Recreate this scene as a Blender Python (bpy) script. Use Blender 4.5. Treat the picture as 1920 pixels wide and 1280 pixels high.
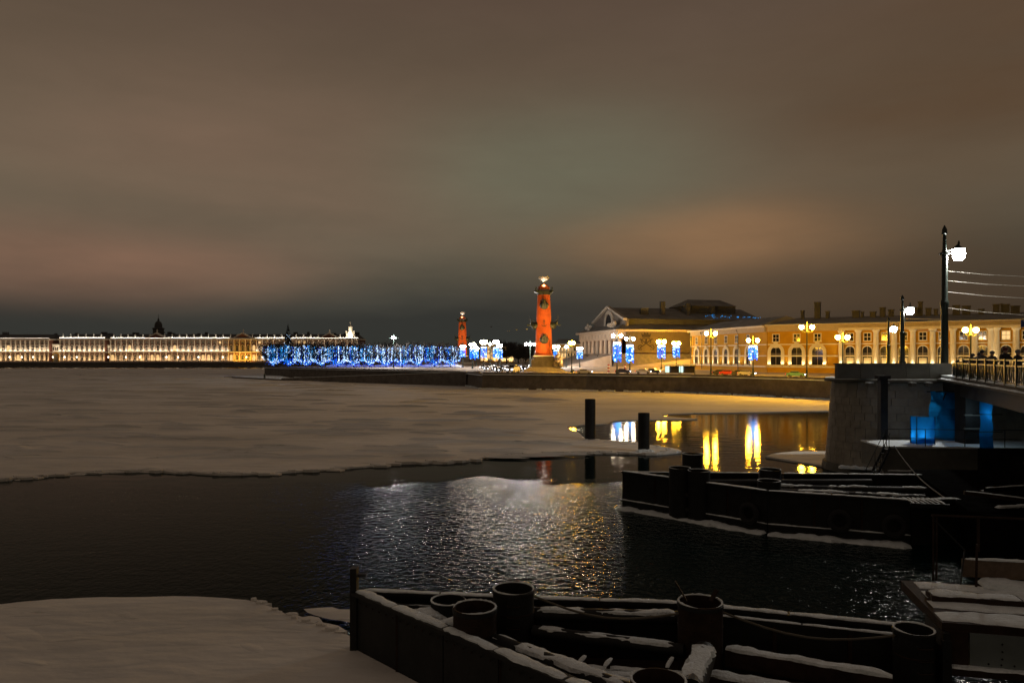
import bpy, bmesh, math, random
from mathutils import Vector, Matrix
R = math.radians
random.seed(7)
scene = bpy.context.scene
for o in list(bpy.data.objects):
    bpy.data.objects.remove(o)
COL = scene.collection

# ---------------------------------------------------------------- camera
K, HC, YH = 1386.7, 9.0, 667.0          # focal length in photo pixels, eye height over the water, horizon row
cam = bpy.data.cameras.new('camera'); cam.lens = 26.0; cam.sensor_width = 36.0
cam.shift_y = 27.0 / 1920.0; cam.clip_end = 6000; cam.clip_start = 0.1
camo = bpy.data.objects.new('camera', cam); COL.objects.link(camo)
camo.location = (0, 0, HC); camo.rotation_euler = (R(90), 0, 0)
scene.camera = camo

# ---------------------------------------------------------------- world: low cloud lit by the city
def lin(r, g, b):
    f = lambda c: (c / 255 / 12.92) if c / 255 <= 0.04045 else ((c / 255 + 0.055) / 1.055) ** 2.4
    return (f(r), f(g), f(b), 1)
world = bpy.data.worlds.new('World'); scene.world = world; world.use_nodes = True
nt = world.node_tree; nt.nodes.clear()
N = nt.nodes.new; L = nt.links.new
wo = N('ShaderNodeOutputWorld'); bg = N('ShaderNodeBackground'); bg.inputs[1].default_value = 1.0
tc = N('ShaderNodeTexCoord')
mp = N('ShaderNodeMapping'); mp.inputs['Scale'].default_value = (1.0, 1.0, 4.2)
L(tc.outputs['Generated'], mp.inputs['Vector'])
nz = N('ShaderNodeTexNoise'); nz.inputs['Scale'].default_value = 2.3; nz.inputs['Detail'].default_value = 5; nz.inputs['Roughness'].default_value = 0.5
L(mp.outputs[0], nz.inputs['Vector'])
sx = N('ShaderNodeSeparateXYZ'); L(tc.outputs['Generated'], sx.inputs[0])
m1 = N('ShaderNodeMath'); m1.operation = 'MULTIPLY_ADD'; m1.inputs[1].default_value = 0.11; m1.inputs[2].default_value = -0.055
L(nz.outputs['Fac'], m1.inputs[0])
m2 = N('ShaderNodeMath'); m2.operation = 'ADD'; L(sx.outputs['Z'], m2.inputs[0]); L(m1.outputs[0], m2.inputs[1])
rp = N('ShaderNodeValToRGB'); cr = rp.color_ramp
cr.elements[0].position = 0.0; cr.elements[0].color = lin(52, 53, 49)
cr.elements[1].position = 1.0; cr.elements[1].color = lin(88, 79, 71)
for p, c in ((0.045, (53, 53, 49)), (0.075, (66, 64, 57)), (0.105, (83, 78, 66)), (0.14, (97, 89, 74)), (0.22, (106, 94, 77)), (0.33, (98, 83, 68)), (0.44, (89, 73, 61))):
    e = cr.elements.new(p); e.color = lin(*c)
L(m2.outputs[0], rp.inputs[0])
gn = N('ShaderNodeMapRange'); gn.inputs['From Min'].default_value = 0.3; gn.inputs['From Max'].default_value = 0.65; gn.inputs['To Min'].default_value = 0.55; gn.inputs['To Max'].default_value = 1.2; L(nz.outputs['Fac'], gn.inputs['Value'])
def glow(px, py, width, col, amt, prev, vz=2.6):
    v = Vector(((px - 960) / K, 1, (YH - py) / K)).normalized()
    vs = N('ShaderNodeVectorMath'); vs.operation = 'SUBTRACT'; vs.inputs[1].default_value = v; L(tc.outputs['Generated'], vs.inputs[0])
    mm = N('ShaderNodeVectorMath'); mm.operation = 'MULTIPLY'; mm.inputs[1].default_value = (1, 1, vz); L(vs.outputs[0], mm.inputs[0])
    ln = N('ShaderNodeVectorMath'); ln.operation = 'LENGTH'; L(mm.outputs[0], ln.inputs[0])
    mr = N('ShaderNodeMapRange'); mr.interpolation_type = 'SMOOTHERSTEP'
    mr.inputs['From Min'].default_value = width; mr.inputs['From Max'].default_value = 0; mr.inputs['To Min'].default_value = 0; mr.inputs['To Max'].default_value = amt
    L(ln.outputs['Value'], mr.inputs['Value'])
    mx = N('ShaderNodeMix'); mx.data_type = 'RGBA'; mt = N('ShaderNodeMath'); mt.operation = 'MULTIPLY'; mt.use_clamp = True; L(mr.outputs[0], mt.inputs[0]); L(gn.outputs[0], mt.inputs[1]); L(mt.outputs[0], mx.inputs['Factor']); L(prev, mx.inputs['A']); mx.inputs['B'].default_value = lin(*col)
    return mx.outputs['Result']
c = glow(1750, 540, 0.55, (64, 51, 38), 0.9, rp.outputs[0], 3.2)
c = glow(1420, 470, 0.55, (100, 80, 60), 0.5, c, 3.6)
c = glow(1340, 445, 0.33, (142, 108, 77), 0.7, c, 4.2)
c = glow(70, 482, 0.5, (132, 100, 81), 0.85, c, 6.2)
c = glow(450, 300, 0.5, (120, 97, 80), 0.6, c)
c = glow(1050, 310, 0.36, (105, 104, 86), 0.7, c)
c = glow(1950, 130, 0.5, (84, 64, 46), 0.8, c)
hv = N('ShaderNodeMapRange'); hv.inputs['From Min'].default_value = 0.25; hv.inputs['From Max'].default_value = 0.75; hv.inputs['To Min'].default_value = 0.92; hv.inputs['To Max'].default_value = 1.08
L(nz.outputs['Fac'], hv.inputs['Value'])
ml = N('ShaderNodeMix'); ml.data_type = 'RGBA'; ml.blend_type = 'MULTIPLY'; ml.inputs['Factor'].default_value = 1; L(c, ml.inputs['A']); L(hv.outputs[0], ml.inputs['B'])
mp2 = N('ShaderNodeMapping'); mp2.inputs['Scale'].default_value = (1.0, 1.0, 3.0); L(tc.outputs['Generated'], mp2.inputs['Vector'])
nf_ = N('ShaderNodeTexNoise'); nf_.inputs['Scale'].default_value = 7.5; nf_.inputs['Detail'].default_value = 8; nf_.inputs['Roughness'].default_value = 0.62; nf_.inputs['Distortion'].default_value = 0.4; L(mp2.outputs[0], nf_.inputs['Vector'])
hf = N('ShaderNodeMapRange'); hf.inputs['From Min'].default_value = 0.25; hf.inputs['From Max'].default_value = 0.75; hf.inputs['To Min'].default_value = 0.955; hf.inputs['To Max'].default_value = 1.045; L(nf_.outputs['Fac'], hf.inputs['Value'])
ml2 = N('ShaderNodeMix'); ml2.data_type = 'RGBA'; ml2.blend_type = 'MULTIPLY'; ml2.inputs['Factor'].default_value = 1; L(ml.outputs['Result'], ml2.inputs['A']); L(hf.outputs[0], ml2.inputs['B'])
L(ml2.outputs['Result'], bg.inputs[0]); L(bg.outputs[0], wo.inputs[0])

vs_ = scene.view_settings; vs_.view_transform = 'Standard'; vs_.look = 'None'; vs_.exposure = 0; vs_.gamma = 1; vs_.use_curve_mapping = False
scene.cycles.use_denoising = True
scene.cycles.sample_clamp_indirect = 4.0
scene.cycles.max_bounces = 6; scene.cycles.diffuse_bounces = 2; scene.cycles.glossy_bounces = 3
scene.cycles.caustics_reflective = False; scene.cycles.caustics_refractive = False
scene.cycles.use_light_tree = True

# ---------------------------------------------------------------- helpers
def G(px, py, z=0.0):                       # point of the horizontal plane z seen at a photo pixel
    Y = (HC - z) * K / (py - YH); return Vector(((px - 960) * Y / K, Y, z))
def P(px, py, Y):                           # point at depth Y seen at a photo pixel
    return Vector(((px - 960) * Y / K, Y, HC + (YH - py) * Y / K))
def on_line(px, A, B):                      # where the sight line of a pixel column meets the plan line A-B: (distance along it, point)
    d = (Vector(B[:2]) - Vector(A[:2])); ln = d.length; d /= ln; t = (px - 960) / K
    s = (t * A[1] - A[0]) / (d.x - t * d.y)
    return s, Vector((A[0] + d.x * s, A[1] + d.y * s))

def mat(name, col, rough=0.8, metal=0.0, var=0.15, scale=3.0, bump=0.0, bscale=20.0, spec=0.5, stretch=(1, 1, 1), col2=None):
    m = bpy.data.materials.new(name); m.use_nodes = True; t = m.node_tree; b = t.nodes['Principled BSDF']
    b.inputs['Roughness'].default_value = rough; b.inputs['Metallic'].default_value = metal; b.inputs['Specular IOR Level'].default_value = spec
    g = t.nodes.new('ShaderNodeNewGeometry'); mpg = t.nodes.new('ShaderNodeMapping'); mpg.inputs['Scale'].default_value = stretch
    t.links.new(g.outputs['Position'], mpg.inputs['Vector'])
    n = t.nodes.new('ShaderNodeTexNoise'); n.inputs['Scale'].default_value = scale; n.inputs['Detail'].default_value = 6; n.inputs['Roughness'].default_value = 0.62
    t.links.new(mpg.outputs[0], n.inputs['Vector'])
    r = t.nodes.new('ShaderNodeValToRGB'); r.color_ramp.elements[0].position = 0.3; r.color_ramp.elements[1].position = 0.7
    c2 = col2 or tuple(min(1, x * (1 + var)) for x in col)
    r.color_ramp.elements[0].color = (*[x * (1 - var) for x in col], 1) if not col2 else (*col, 1); r.color_ramp.elements[1].color = (*c2, 1)
    t.links.new(n.outputs['Fac'], r.inputs[0]); t.links.new(r.outputs[0], b.inputs['Base Color'])
    if bump:
        n2 = t.nodes.new('ShaderNodeTexNoise'); n2.inputs['Scale'].default_value = bscale; n2.inputs['Detail'].default_value = 5
        t.links.new(mpg.outputs[0], n2.inputs['Vector'])
        bp = t.nodes.new('ShaderNodeBump'); bp.inputs['Strength'].default_value = 1.0; bp.inputs['Distance'].default_value = bump
        t.links.new(n2.outputs['Fac'], bp.inputs['Height']); t.links.new(bp.outputs[0], b.inputs['Normal'])
    return m
def emit(name, col, strength, sample=True):
    m = bpy.data.materials.new(name); m.use_nodes = True; t = m.node_tree; t.nodes.clear()
    e = t.nodes.new('ShaderNodeEmission'); e.inputs[0].default_value = (*col, 1); e.inputs[1].default_value = strength
    o = t.nodes.new('ShaderNodeOutputMaterial'); t.links.new(e.outputs[0], o.inputs[0])
    m.cycles.emission_sampling = 'FRONT' if sample else 'NONE'
    return m

class MB:
    def __init__(s): s.v = []; s.f = []
    def add(s, vs, fs):
        o = len(s.v); s.v += [tuple(v) for v in vs]; s.f += [tuple(i + o for i in f) for f in fs]; return s
    def box(s, cx, cy, cz, sx, sy, sz):
        x, y, z = sx / 2, sy / 2, sz / 2
        return s.add([(cx + a * x, cy + b * y, cz + c * z) for a in (-1, 1) for b in (-1, 1) for c in (-1, 1)],
                     [(0, 1, 3, 2), (4, 6, 7, 5), (0, 4, 5, 1), (2, 3, 7, 6), (0, 2, 6, 4), (1, 5, 7, 3)])
    def tube(s, pts, rad, n=8, caps=True):
        pts = [Vector(p) for p in pts]; rr = rad if isinstance(rad, (list, tuple)) else [rad] * len(pts)
        vs = []; fs = []
        for i, p in enumerate(pts):
            d = (pts[min(i + 1, len(pts) - 1)] - pts[max(i - 1, 0)]).normalized()
            up = Vector((0, 0, 1)) if abs(d.z) < 0.95 else Vector((0, 1, 0))
            a = d.cross(up).normalized(); b = a.cross(d)
            for k in range(n):
                t = 2 * math.pi * k / n; vs.append(p + (a * math.cos(t) + b * math.sin(t)) * rr[i])
        for i in range(len(pts) - 1):
            for k in range(n):
                fs.append((i * n + k, i * n + (k + 1) % n, (i + 1) * n + (k + 1) % n, (i + 1) * n + k))
        if caps:
            fs.append(tuple(range(n - 1, -1, -1))); fs.append(tuple((len(pts) - 1) * n + k for k in range(n)))
        return s.add(vs, fs)
    def bar(s, p, q, w, h=None):
        p, q = Vector(p), Vector(q); h = h or w; d = (q - p).normalized()
        up = Vector((0, 0, 1)) if abs(d.z) < 0.95 else Vector((0, 1, 0))
        a = d.cross(up).normalized() * (w / 2); b = a.cross(d).normalized() * (h / 2)
        return s.add([p - a - b, p + a - b, p + a + b, p - a + b, q - a - b, q + a - b, q + a + b, q - a + b],
                     [(0, 1, 2, 3), (7, 6, 5, 4), (0, 4, 5, 1), (1, 5, 6, 2), (2, 6, 7, 3), (3, 7, 4, 0)])
    def lathe(s, prof, n=16, c=(0, 0, 0), caps=True):
        vs = []; fs = []
        for r, z in prof:
            for k in range(n):
                t = 2 * math.pi * k / n; vs.append((c[0] + r * math.cos(t), c[1] + r * math.sin(t), c[2] + z))
        for i in range(len(prof) - 1):
            for k in range(n): fs.append((i * n + k, i * n + (k + 1) % n, (i + 1) * n + (k + 1) % n, (i + 1) * n + k))
        if caps:
            fs.append(tuple(range(n - 1, -1, -1))); fs.append(tuple((len(prof) - 1) * n + k for k in range(n)))
        return s.add(vs, fs)
    def prism(s, poly, z0, z1, poly2=None):
        n = len(poly); q = poly2 or poly
        return s.add([(p[0], p[1], z0) for p in poly] + [(p[0], p[1], z1) for p in q],
                     [tuple(range(n - 1, -1, -1)), tuple(range(n, 2 * n))] + [(i, (i + 1) % n, n + (i + 1) % n, n + i) for i in range(n)])
    def yprism(s, poly, y0, y1):            # outline in x,z pushed through y
        n = len(poly)
        return s.add([(p[0], y0, p[1]) for p in poly] + [(p[0], y1, p[1]) for p in poly],
                     [tuple(range(n - 1, -1, -1)), tuple(range(n, 2 * n))] + [(i, (i + 1) % n, n + (i + 1) % n, n + i) for i in range(n)])
    def ring(s, inner, outer, y0, y1):      # open arch band between two outlines in x,z, pushed through y
        n = len(inner); V = [(p[0], y0, p[1]) for p in inner] + [(p[0], y0, p[1]) for p in outer] + [(p[0], y1, p[1]) for p in inner] + [(p[0], y1, p[1]) for p in outer]
        F = []
        for i in range(n - 1):
            F += [(i, i + 1, n + i + 1, n + i), (2 * n + i, 3 * n + i, 3 * n + i + 1, 2 * n + i + 1), (i, 2 * n + i, 2 * n + i + 1, i + 1), (n + i, n + i + 1, 3 * n + i + 1, 3 * n + i)]
        F += [(0, n, 3 * n, 2 * n), (n - 1, 3 * n - 1, 4 * n - 1, 2 * n - 1)]
        return s.add(V, F)
    def octa(s, p, r):
        x, y, z = p
        return s.add([(x + r, y, z), (x - r, y, z), (x, y + r, z), (x, y - r, z), (x, y, z + r), (x, y, z - r)],
                     [(0, 2, 4), (2, 1, 4), (1, 3, 4), (3, 0, 4), (2, 0, 5), (1, 2, 5), (3, 1, 5), (0, 3, 5)])
    def sphere(s, c, r, n=10, m=6, sz=1.0):
        prof = [(max(1e-4, r * math.sin(math.pi * i / m)), -r * sz * math.cos(math.pi * i / m)) for i in range(m + 1)]
        return s.lathe(prof, n, c)
    def mesh(s, name, smooth=False):
        me = bpy.data.meshes.new(name); me.from_pydata(s.v, [], s.f); 
        bm = bmesh.new(); bm.from_mesh(me); bmesh.ops.recalc_face_normals(bm, faces=bm.faces); bm.to_mesh(me); bm.free()
        if smooth:
            me.polygons.foreach_set('use_smooth', [True] * len(me.polygons)); me.set_sharp_from_angle(angle=R(40))
        me.update(); return me
    def build(s, name, m, parent=None, loc=(0, 0, 0), smooth=False, rz=0):
        me = s.mesh(name, smooth); me.materials.append(m)
        return place(name, me, parent, loc, rz)
def place(name, me, parent=None, loc=(0, 0, 0), rz=0, sc=None):
    o = bpy.data.objects.new(name, me); COL.objects.link(o); o.location = loc
    if rz: o.rotation_euler.z = rz
    if sc: o.scale = sc
    if parent: o.parent = parent
    return o
def tag(o, label=None, cat=None, group=None, kind=None):
    if label: o['label'] = label
    if cat: o['category'] = cat
    if group: o['group'] = group
    if kind: o['kind'] = kind
    return o
def thing(name, label, cat, loc=(0, 0, 0), rz=0, group=None):
    o = bpy.data.objects.new(name, None); COL.objects.link(o); o.location = loc; o.rotation_euler.z = rz; o.empty_display_size = 0.3
    return tag(o, label, cat, group)
def struct(o): return tag(o, kind='structure')
def lamp(kind, parent, loc, energy, col, size=0.2, aim=None, spot=60, blend=0.5):
    l = bpy.data.lights.new('lamp_light', kind); l.energy = energy; l.color = col
    if kind == 'AREA': l.shape = 'RECTANGLE'; l.size, l.size_y = size
    else: l.shadow_soft_size = size
    if kind == 'SPOT': l.spot_size = R(spot); l.spot_blend = blend
    o = bpy.data.objects.new('lamp_light', l); COL.objects.link(o); o.location = loc; o.parent = parent
    if aim: o.rotation_euler = (Vector(aim) - Vector(loc)).to_track_quat('-Z', 'Y').to_euler()
    return o
ORD = ['first', 'second', 'third', 'fourth', 'fifth', 'sixth', 'seventh', 'eighth', 'ninth', 'tenth', 'eleventh', 'twelfth', 'thirteenth', 'fourteenth', 'fifteenth', 'sixteenth', 'seventeenth', 'eighteenth', 'nineteenth', 'twentieth']

# ---------------------------------------------------------------- materials
M_snow = mat('snow', (0.78, 0.85, 0.885), 0.9, var=0.12, scale=2.6, bump=0.07, bscale=11)
M_ice = mat('snowy_ice', (0.55, 0.53, 0.49), 0.9, var=0.1, scale=0.09, bump=0.22, bscale=0.6, stretch=(0.5, 1.0, 1), col2=(0.84, 0.81, 0.765))
def crust(m):                               # wind-scoured streaks of bare grey ice between the drifts
    t = m.node_tree; bs = t.nodes['Principled BSDF']; src = bs.inputs['Base Color'].links[0].from_socket
    g = t.nodes.new('ShaderNodeNewGeometry'); mp_ = t.nodes.new('ShaderNodeMapping'); mp_.inputs['Scale'].default_value = (.17, .85, 1); mp_.inputs['Rotation'].default_value = (0, 0, R(-9)); t.links.new(g.outputs['Position'], mp_.inputs['Vector'])
    n = t.nodes.new('ShaderNodeTexNoise'); n.inputs['Scale'].default_value = 1.0; n.inputs['Detail'].default_value = 9; n.inputs['Roughness'].default_value = .68; n.inputs['Distortion'].default_value = .8; t.links.new(mp_.outputs[0], n.inputs['Vector'])
    r = t.nodes.new('ShaderNodeMapRange'); r.inputs['From Min'].default_value = .60; r.inputs['From Max'].default_value = .67; r.inputs['To Max'].default_value = .7; t.links.new(n.outputs['Fac'], r.inputs['Value'])
    x = t.nodes.new('ShaderNodeMix'); x.data_type = 'RGBA'; t.links.new(r.outputs[0], x.inputs['Factor']); t.links.new(src, x.inputs['A']); x.inputs['B'].default_value = (.24, .25, .235, 1); t.links.new(x.outputs['Result'], bs.inputs['Base Color'])
crust(M_ice)
M_steel = mat('black_steel', (0.011, 0.0115, 0.0115), 0.6, 0.0, var=0.45, scale=2.2, bump=0.004, bscale=14, spec=0.3)
M_hull = mat('tarred_hull', (0.008, 0.008, 0.008), 1.0, var=0.4, scale=1.5, spec=0.0)
M_rust = mat('rusty_steel', (0.03, 0.0175, 0.0125), 0.8, 0.0, var=0.5, scale=2.5, bump=0.004, bscale=25, spec=0.2)
M_gran = mat('granite', (0.13, 0.115, 0.10), 0.85, var=0.35, scale=0.6, bump=0.02, bscale=6)
M_pier = mat('pier_stone', (0.34, 0.315, 0.27), 0.85, var=0.25, scale=1.2, bump=0.01, bscale=10)
M_conc = mat('concrete', (0.12, 0.12, 0.105), 0.85, var=0.25, scale=0.9, bump=0.01, bscale=12)
M_land = mat('trodden_snow', (0.33, 0.28, 0.24), 0.9, var=0.3, scale=0.12, bump=0.03, bscale=1.5)
M_iron = mat('painted_iron', (0.012, 0.022, 0.018), 0.45, 0.2, var=0.3, scale=6)
M_dark = mat('dark_roofing', (0.035, 0.036, 0.036), 0.7, var=0.35, scale=0.4)
M_roof = mat('snowy_roof', (0.17, 0.165, 0.155), 0.85, var=0.35, scale=0.18, stretch=(1, 1, 2))
M_ochre = mat('ochre_plaster', (0.50, 0.275, 0.007), 0.85, var=0.12, scale=0.5)
M_white = mat('white_plaster', (0.74, 0.69, 0.60), 0.8, var=0.08, scale=0.8)
M_cream = mat('cream_limestone', (0.46, 0.39, 0.31), 0.85, var=0.12, scale=0.8)
M_lampbrown = mat('lamplit_brown_plaster', (0.15, 0.062, 0.04), 0.85, var=0.12, scale=0.3)  # brown cast of warm floodlights on green palace walls, put into the colour
M_terra = mat('terracotta_plaster', (0.56, 0.115, 0.02), 0.75, var=0.28, scale=0.5, bump=.06, bscale=2)
M_verd = mat('verdigris', (0.03, 0.045, 0.036), 0.5, 0.3, var=0.4, scale=1.5)
M_stone = mat('grey_limestone', (0.36, 0.32, 0.27), 0.85, var=0.15, scale=0.8)
M_glass = mat('dark_window_glass', (0.02, 0.018, 0.018), 0.08, var=0.2, scale=1)
M_lit = emit('lit_window', (1.0, 0.62, 0.25), 1.1, False)
M_wood = mat('weathered_boards', (0.12, 0.085, 0.06), 0.85, var=0.3, scale=4)
M_net = mat('printed_netting', (0.085, 0.065, 0.038), 0.9, var=0.15, scale=0.35)
M_ink = mat('dark_print', (0.02, 0.014, 0.01), 0.9)
M_bark = mat('dark_bark', (0.022, 0.018, 0.016), 0.9, var=0.3, scale=3)
E_amber = emit('amber_lantern', (1.0, 0.48, 0.022), 900)
E_cream = emit('cream_lantern', (1.0, 0.80, 0.55), 150)
E_cool2 = emit('white_lantern_far', (1.0, 0.95, 0.86), 130)
E_cool = emit('white_lantern', (1.0, 0.95, 0.86), 600)
E_flood = emit('white_floodlight', (1.0, 0.97, 0.94), 1300)
E_floodw = emit('warm_floodlight', (1.0, 0.88, 0.78), 900)
E_far = emit('far_lantern', (1.0, 0.86, 0.66), 16)
E_bw = emit('led_white_blue', (0.5, 0.72, 1.0), 3.4, False)
E_bb = emit('led_blue', (0.01, 0.11, 1.0), 2.0, False)
E_bc = emit('led_cyan', (0.03, 0.38, 1.0), 1.6, False)
E_head = emit('headlight', (0.9, 0.93, 1.0), 10, False)
E_tail = emit('tail_light', (1.0, 0.06, 0.02), 4, False)

def water_mat():
    m = bpy.data.materials.new('river_water'); m.use_nodes = True; t = m.node_tree; b = t.nodes['Principled BSDF']
    b.inputs['Base Color'].default_value = (0.003, 0.010, 0.010, 1); b.inputs['IOR'].default_value = 1.06
    n_ = t.nodes.new; l_ = t.links.new
    g = n_('ShaderNodeNewGeometry'); s = n_('ShaderNodeSeparateXYZ'); l_(g.outputs['Position'], s.inputs[0])
    # wind-ruffled reach close by, sheltered calm water along the ice
    w = n_('ShaderNodeTexNoise'); w.inputs['Scale'].default_value = 0.16; w.inputs['Detail'].default_value = 4; l_(g.outputs['Position'], w.inputs['Vector'])
    ad = n_('ShaderNodeMath'); ad.operation = 'MULTIPLY_ADD'; ad.inputs[1].default_value = 13.0; l_(w.outputs['Fac'], ad.inputs[0]); l_(s.outputs['Y'], ad.inputs[2])
    k1 = n_('ShaderNodeMapRange'); k1.interpolation_type = 'SMOOTHSTEP'; k1.inputs['From Min'].default_value = 60.5; k1.inputs['From Max'].default_value = 57; l_(ad.outputs[0], k1.inputs['Value'])
    k2 = n_('ShaderNodeMapRange'); k2.inputs['From Min'].default_value = 400; k2.inputs['From Max'].default_value = 500; l_(s.outputs['Y'], k2.inputs['Value'])
    mk = n_('ShaderNodeMath'); mk.operation = 'MAXIMUM'; l_(k1.outputs[0], mk.inputs[0]); l_(k2.outputs[0], mk.inputs[1])
    # the gusty lane where the wind reaches the surface lies off the point of the near cofferdam
    x1_ = n_('ShaderNodeMath'); x1_.operation = 'MULTIPLY_ADD'; x1_.inputs[1].default_value = 0.12; l_(s.outputs['Y'], x1_.inputs[0]); l_(s.outputs['X'], x1_.inputs[2])
    x2_ = n_('ShaderNodeMath'); x2_.operation = 'MULTIPLY_ADD'; x2_.inputs[1].default_value = 5.0; l_(w.outputs['Fac'], x2_.inputs[0]); l_(x1_.outputs[0], x2_.inputs[2])
    kx = n_('ShaderNodeMapRange'); kx.interpolation_type = 'SMOOTHSTEP'; kx.inputs['From Min'].default_value = -4.2; kx.inputs['From Max'].default_value = 1.2; kx.inputs['To Min'].default_value = 0.16; l_(x2_.outputs[0], kx.inputs['Value'])
    mkx = n_('ShaderNodeMath'); mkx.operation = 'MULTIPLY'; l_(mk.outputs[0], mkx.inputs[0]); l_(kx.outputs[0], mkx.inputs[1])
    mpn = n_('ShaderNodeMapping'); mpn.inputs['Scale'].default_value = (1.15, 1.0, 1.0); mpn.inputs['Rotation'].default_value = (0, 0, R(14)); l_(g.outputs['Position'], mpn.inputs['Vector'])
    a = n_('ShaderNodeTexNoise'); a.inputs['Scale'].default_value = 2.7; a.inputs['Detail'].default_value = 2.6; a.inputs['Roughness'].default_value = 0.62; a.inputs['Distortion'].default_value = 0.6
    l_(mpn.outputs[0], a.inputs['Vector'])
    bs = n_('ShaderNodeMapRange'); bs.inputs['To Min'].default_value = 0.0042; bs.inputs['To Max'].default_value = 0.115; l_(mkx.outputs[0], bs.inputs['Value'])
    bp = n_('ShaderNodeBump'); l_(a.outputs['Fac'], bp.inputs['Height']); l_(bs.outputs[0], bp.inputs['Distance']); bp.inputs['Strength'].default_value = 1.0
    mp3 = n_('ShaderNodeMapping'); mp3.inputs['Scale'].default_value = (0.4, 1.0, 1.0); mp3.inputs['Rotation'].default_value = (0, 0, R(6)); l_(g.outputs['Position'], mp3.inputs['Vector'])
    a3 = n_('ShaderNodeTexNoise'); a3.inputs['Scale'].default_value = 0.95; a3.inputs['Detail'].default_value = 2.0; l_(mp3.outputs[0], a3.inputs['Vector'])
    bp3 = n_('ShaderNodeBump'); bp3.inputs['Distance'].default_value = 0.015; l_(a3.outputs['Fac'], bp3.inputs['Height']); l_(bp3.outputs[0], bp.inputs['Normal'])
    l_(bp.outputs[0], b.inputs['Normal'])
    rg = n_('ShaderNodeMapRange'); rg.inputs['To Min'].default_value = 0.05; rg.inputs['To Max'].default_value = 0.088; l_(mk.outputs[0], rg.inputs['Value'])
    r2 = n_('ShaderNodeMath'); r2.operation = 'MULTIPLY_ADD'; r2.inputs[1].default_value = 0.12; l_(k2.outputs[0], r2.inputs[0]); l_(rg.outputs[0], r2.inputs[2]); l_(r2.outputs[0], b.inputs['Roughness'])
    return m
M_water = water_mat()

# ---------------------------------------------------------------- setting: river, ice, land
struct(MB().add([(-1500, -60, 0), (1500, -60, 0), (1500, 3000, 0), (-1500, 3000, 0)], [(0, 1, 2, 3)]).build('river_water', M_water))

def rough_line(pts, step=1.2, amp=0.2):
    out = []
    for i in range(len(pts) - 1):
        p, q = pts[i], pts[i + 1]; n = max(1, min(40, int((q - p).length / step)))
        nrm = Vector((-(q - p).y, (q - p).x, 0)).normalized()
        for k in range(n):
            t = k / n; w = p.lerp(q, t); a = amp * min(1.0, 0.3 + w.y / 60)
            out.append(w + nrm * random.uniform(-a, a) * (1 if k else 0.4))
    out.append(pts[-1]); return out
def smooth_px(pts, it=2):
    for _ in range(it):
        o = [pts[0]]
        for a, b in zip(pts, pts[1:]): o += [(a[0] * .75 + b[0] * .25, a[1] * .75 + b[1] * .25), (a[0] * .25 + b[0] * .75, a[1] * .25 + b[1] * .75)]
        pts = o + [pts[-1]]
    return pts
def ice(name, edge, rest, h=0.14):
    """edge: photo pixels along the broken margin; rest: plan points closing the sheet. A low slushy lip runs round it."""
    from mathutils.geometry import delaunay_2d_cdt
    ln = rough_line([G(*p) for p in smooth_px(edge)])
    poly = [(p.x, p.y) for p in ln] + rest; n = len(poly)
    vs, _, fs, _, _, _ = delaunay_2d_cdt([Vector(p) for p in poly], [(i, (i + 1) % n) for i in range(n)], [], 1, 1e-4)
    m = len(vs); F = [tuple(f) for f in fs]
    for i in range(n): F.append((i, (i + 1) % n, m + (i + 1) % n, m + i))
    me = bpy.data.meshes.new(name); me.from_pydata([(v.x, v.y, h) for v in vs] + [(v.x, v.y, -.1) for v in vs], [], F)
    bm = bmesh.new(); bm.from_mesh(me); bmesh.ops.delete(bm, geom=[v for v in bm.verts if not v.link_faces], context='VERTS'); bm.normal_update()
    for f in bm.faces:
        if abs(f.normal.z) > .9 and f.normal.z < 0: f.normal_flip()
    bm.to_mesh(me); bm.free(); me.materials.append(M_ice)
    return struct(place(name, me))
ice('ice_sheet', [(-260, 925), (0, 902), (100, 890), (200, 884), (280, 880), (330, 884), (380, 890), (430, 892), (500, 889), (600, 883), (700, 875), (800, 867), (850, 869), (900, 861), (950, 853), (1000, 850),
                  (1060, 849), (1100, 847), (1160, 850), (1200, 853), (1240, 853), (1284, 848), (1262, 842), (1220, 836), (1150, 827), (1096, 826), (1088, 814), (1068, 806), (1060, 801), (1100, 797), (1140, 796),
                  (1146, 789), (1230, 788), (1322, 787), (1270, 784), (1232, 780), (1260, 776), (1400, 774), (1568, 771), (1700, 768)],
    [(85, 118), (80, 140), (60, 158), (10, 205), (-20, 235), (-85, 300), (-112, 345), (-108, 460), (-100, 515), (-240, 512), (-330, 517), (-420, 511), (-800, 514), (-800, 50)])
e = ice('ice_floe', [(1436, 858), (1450, 852), (1490, 848), (1540, 848), (1600, 851)], [(30.5, 62.5), (27, 58.6), (26.5, 57.6)])
ice('shore_ice', [(-300, 1190), (-60, 1148), (0, 1140), (80, 1130), (200, 1126), (400, 1124), (470, 1132), (520, 1150), (560, 1168), (600, 1182), (640, 1193), (662, 1200), (700, 1236), (900, 1340), (1060, 1430)],
    [(2, 8), (-20, 4), (-40, 10)])

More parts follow.
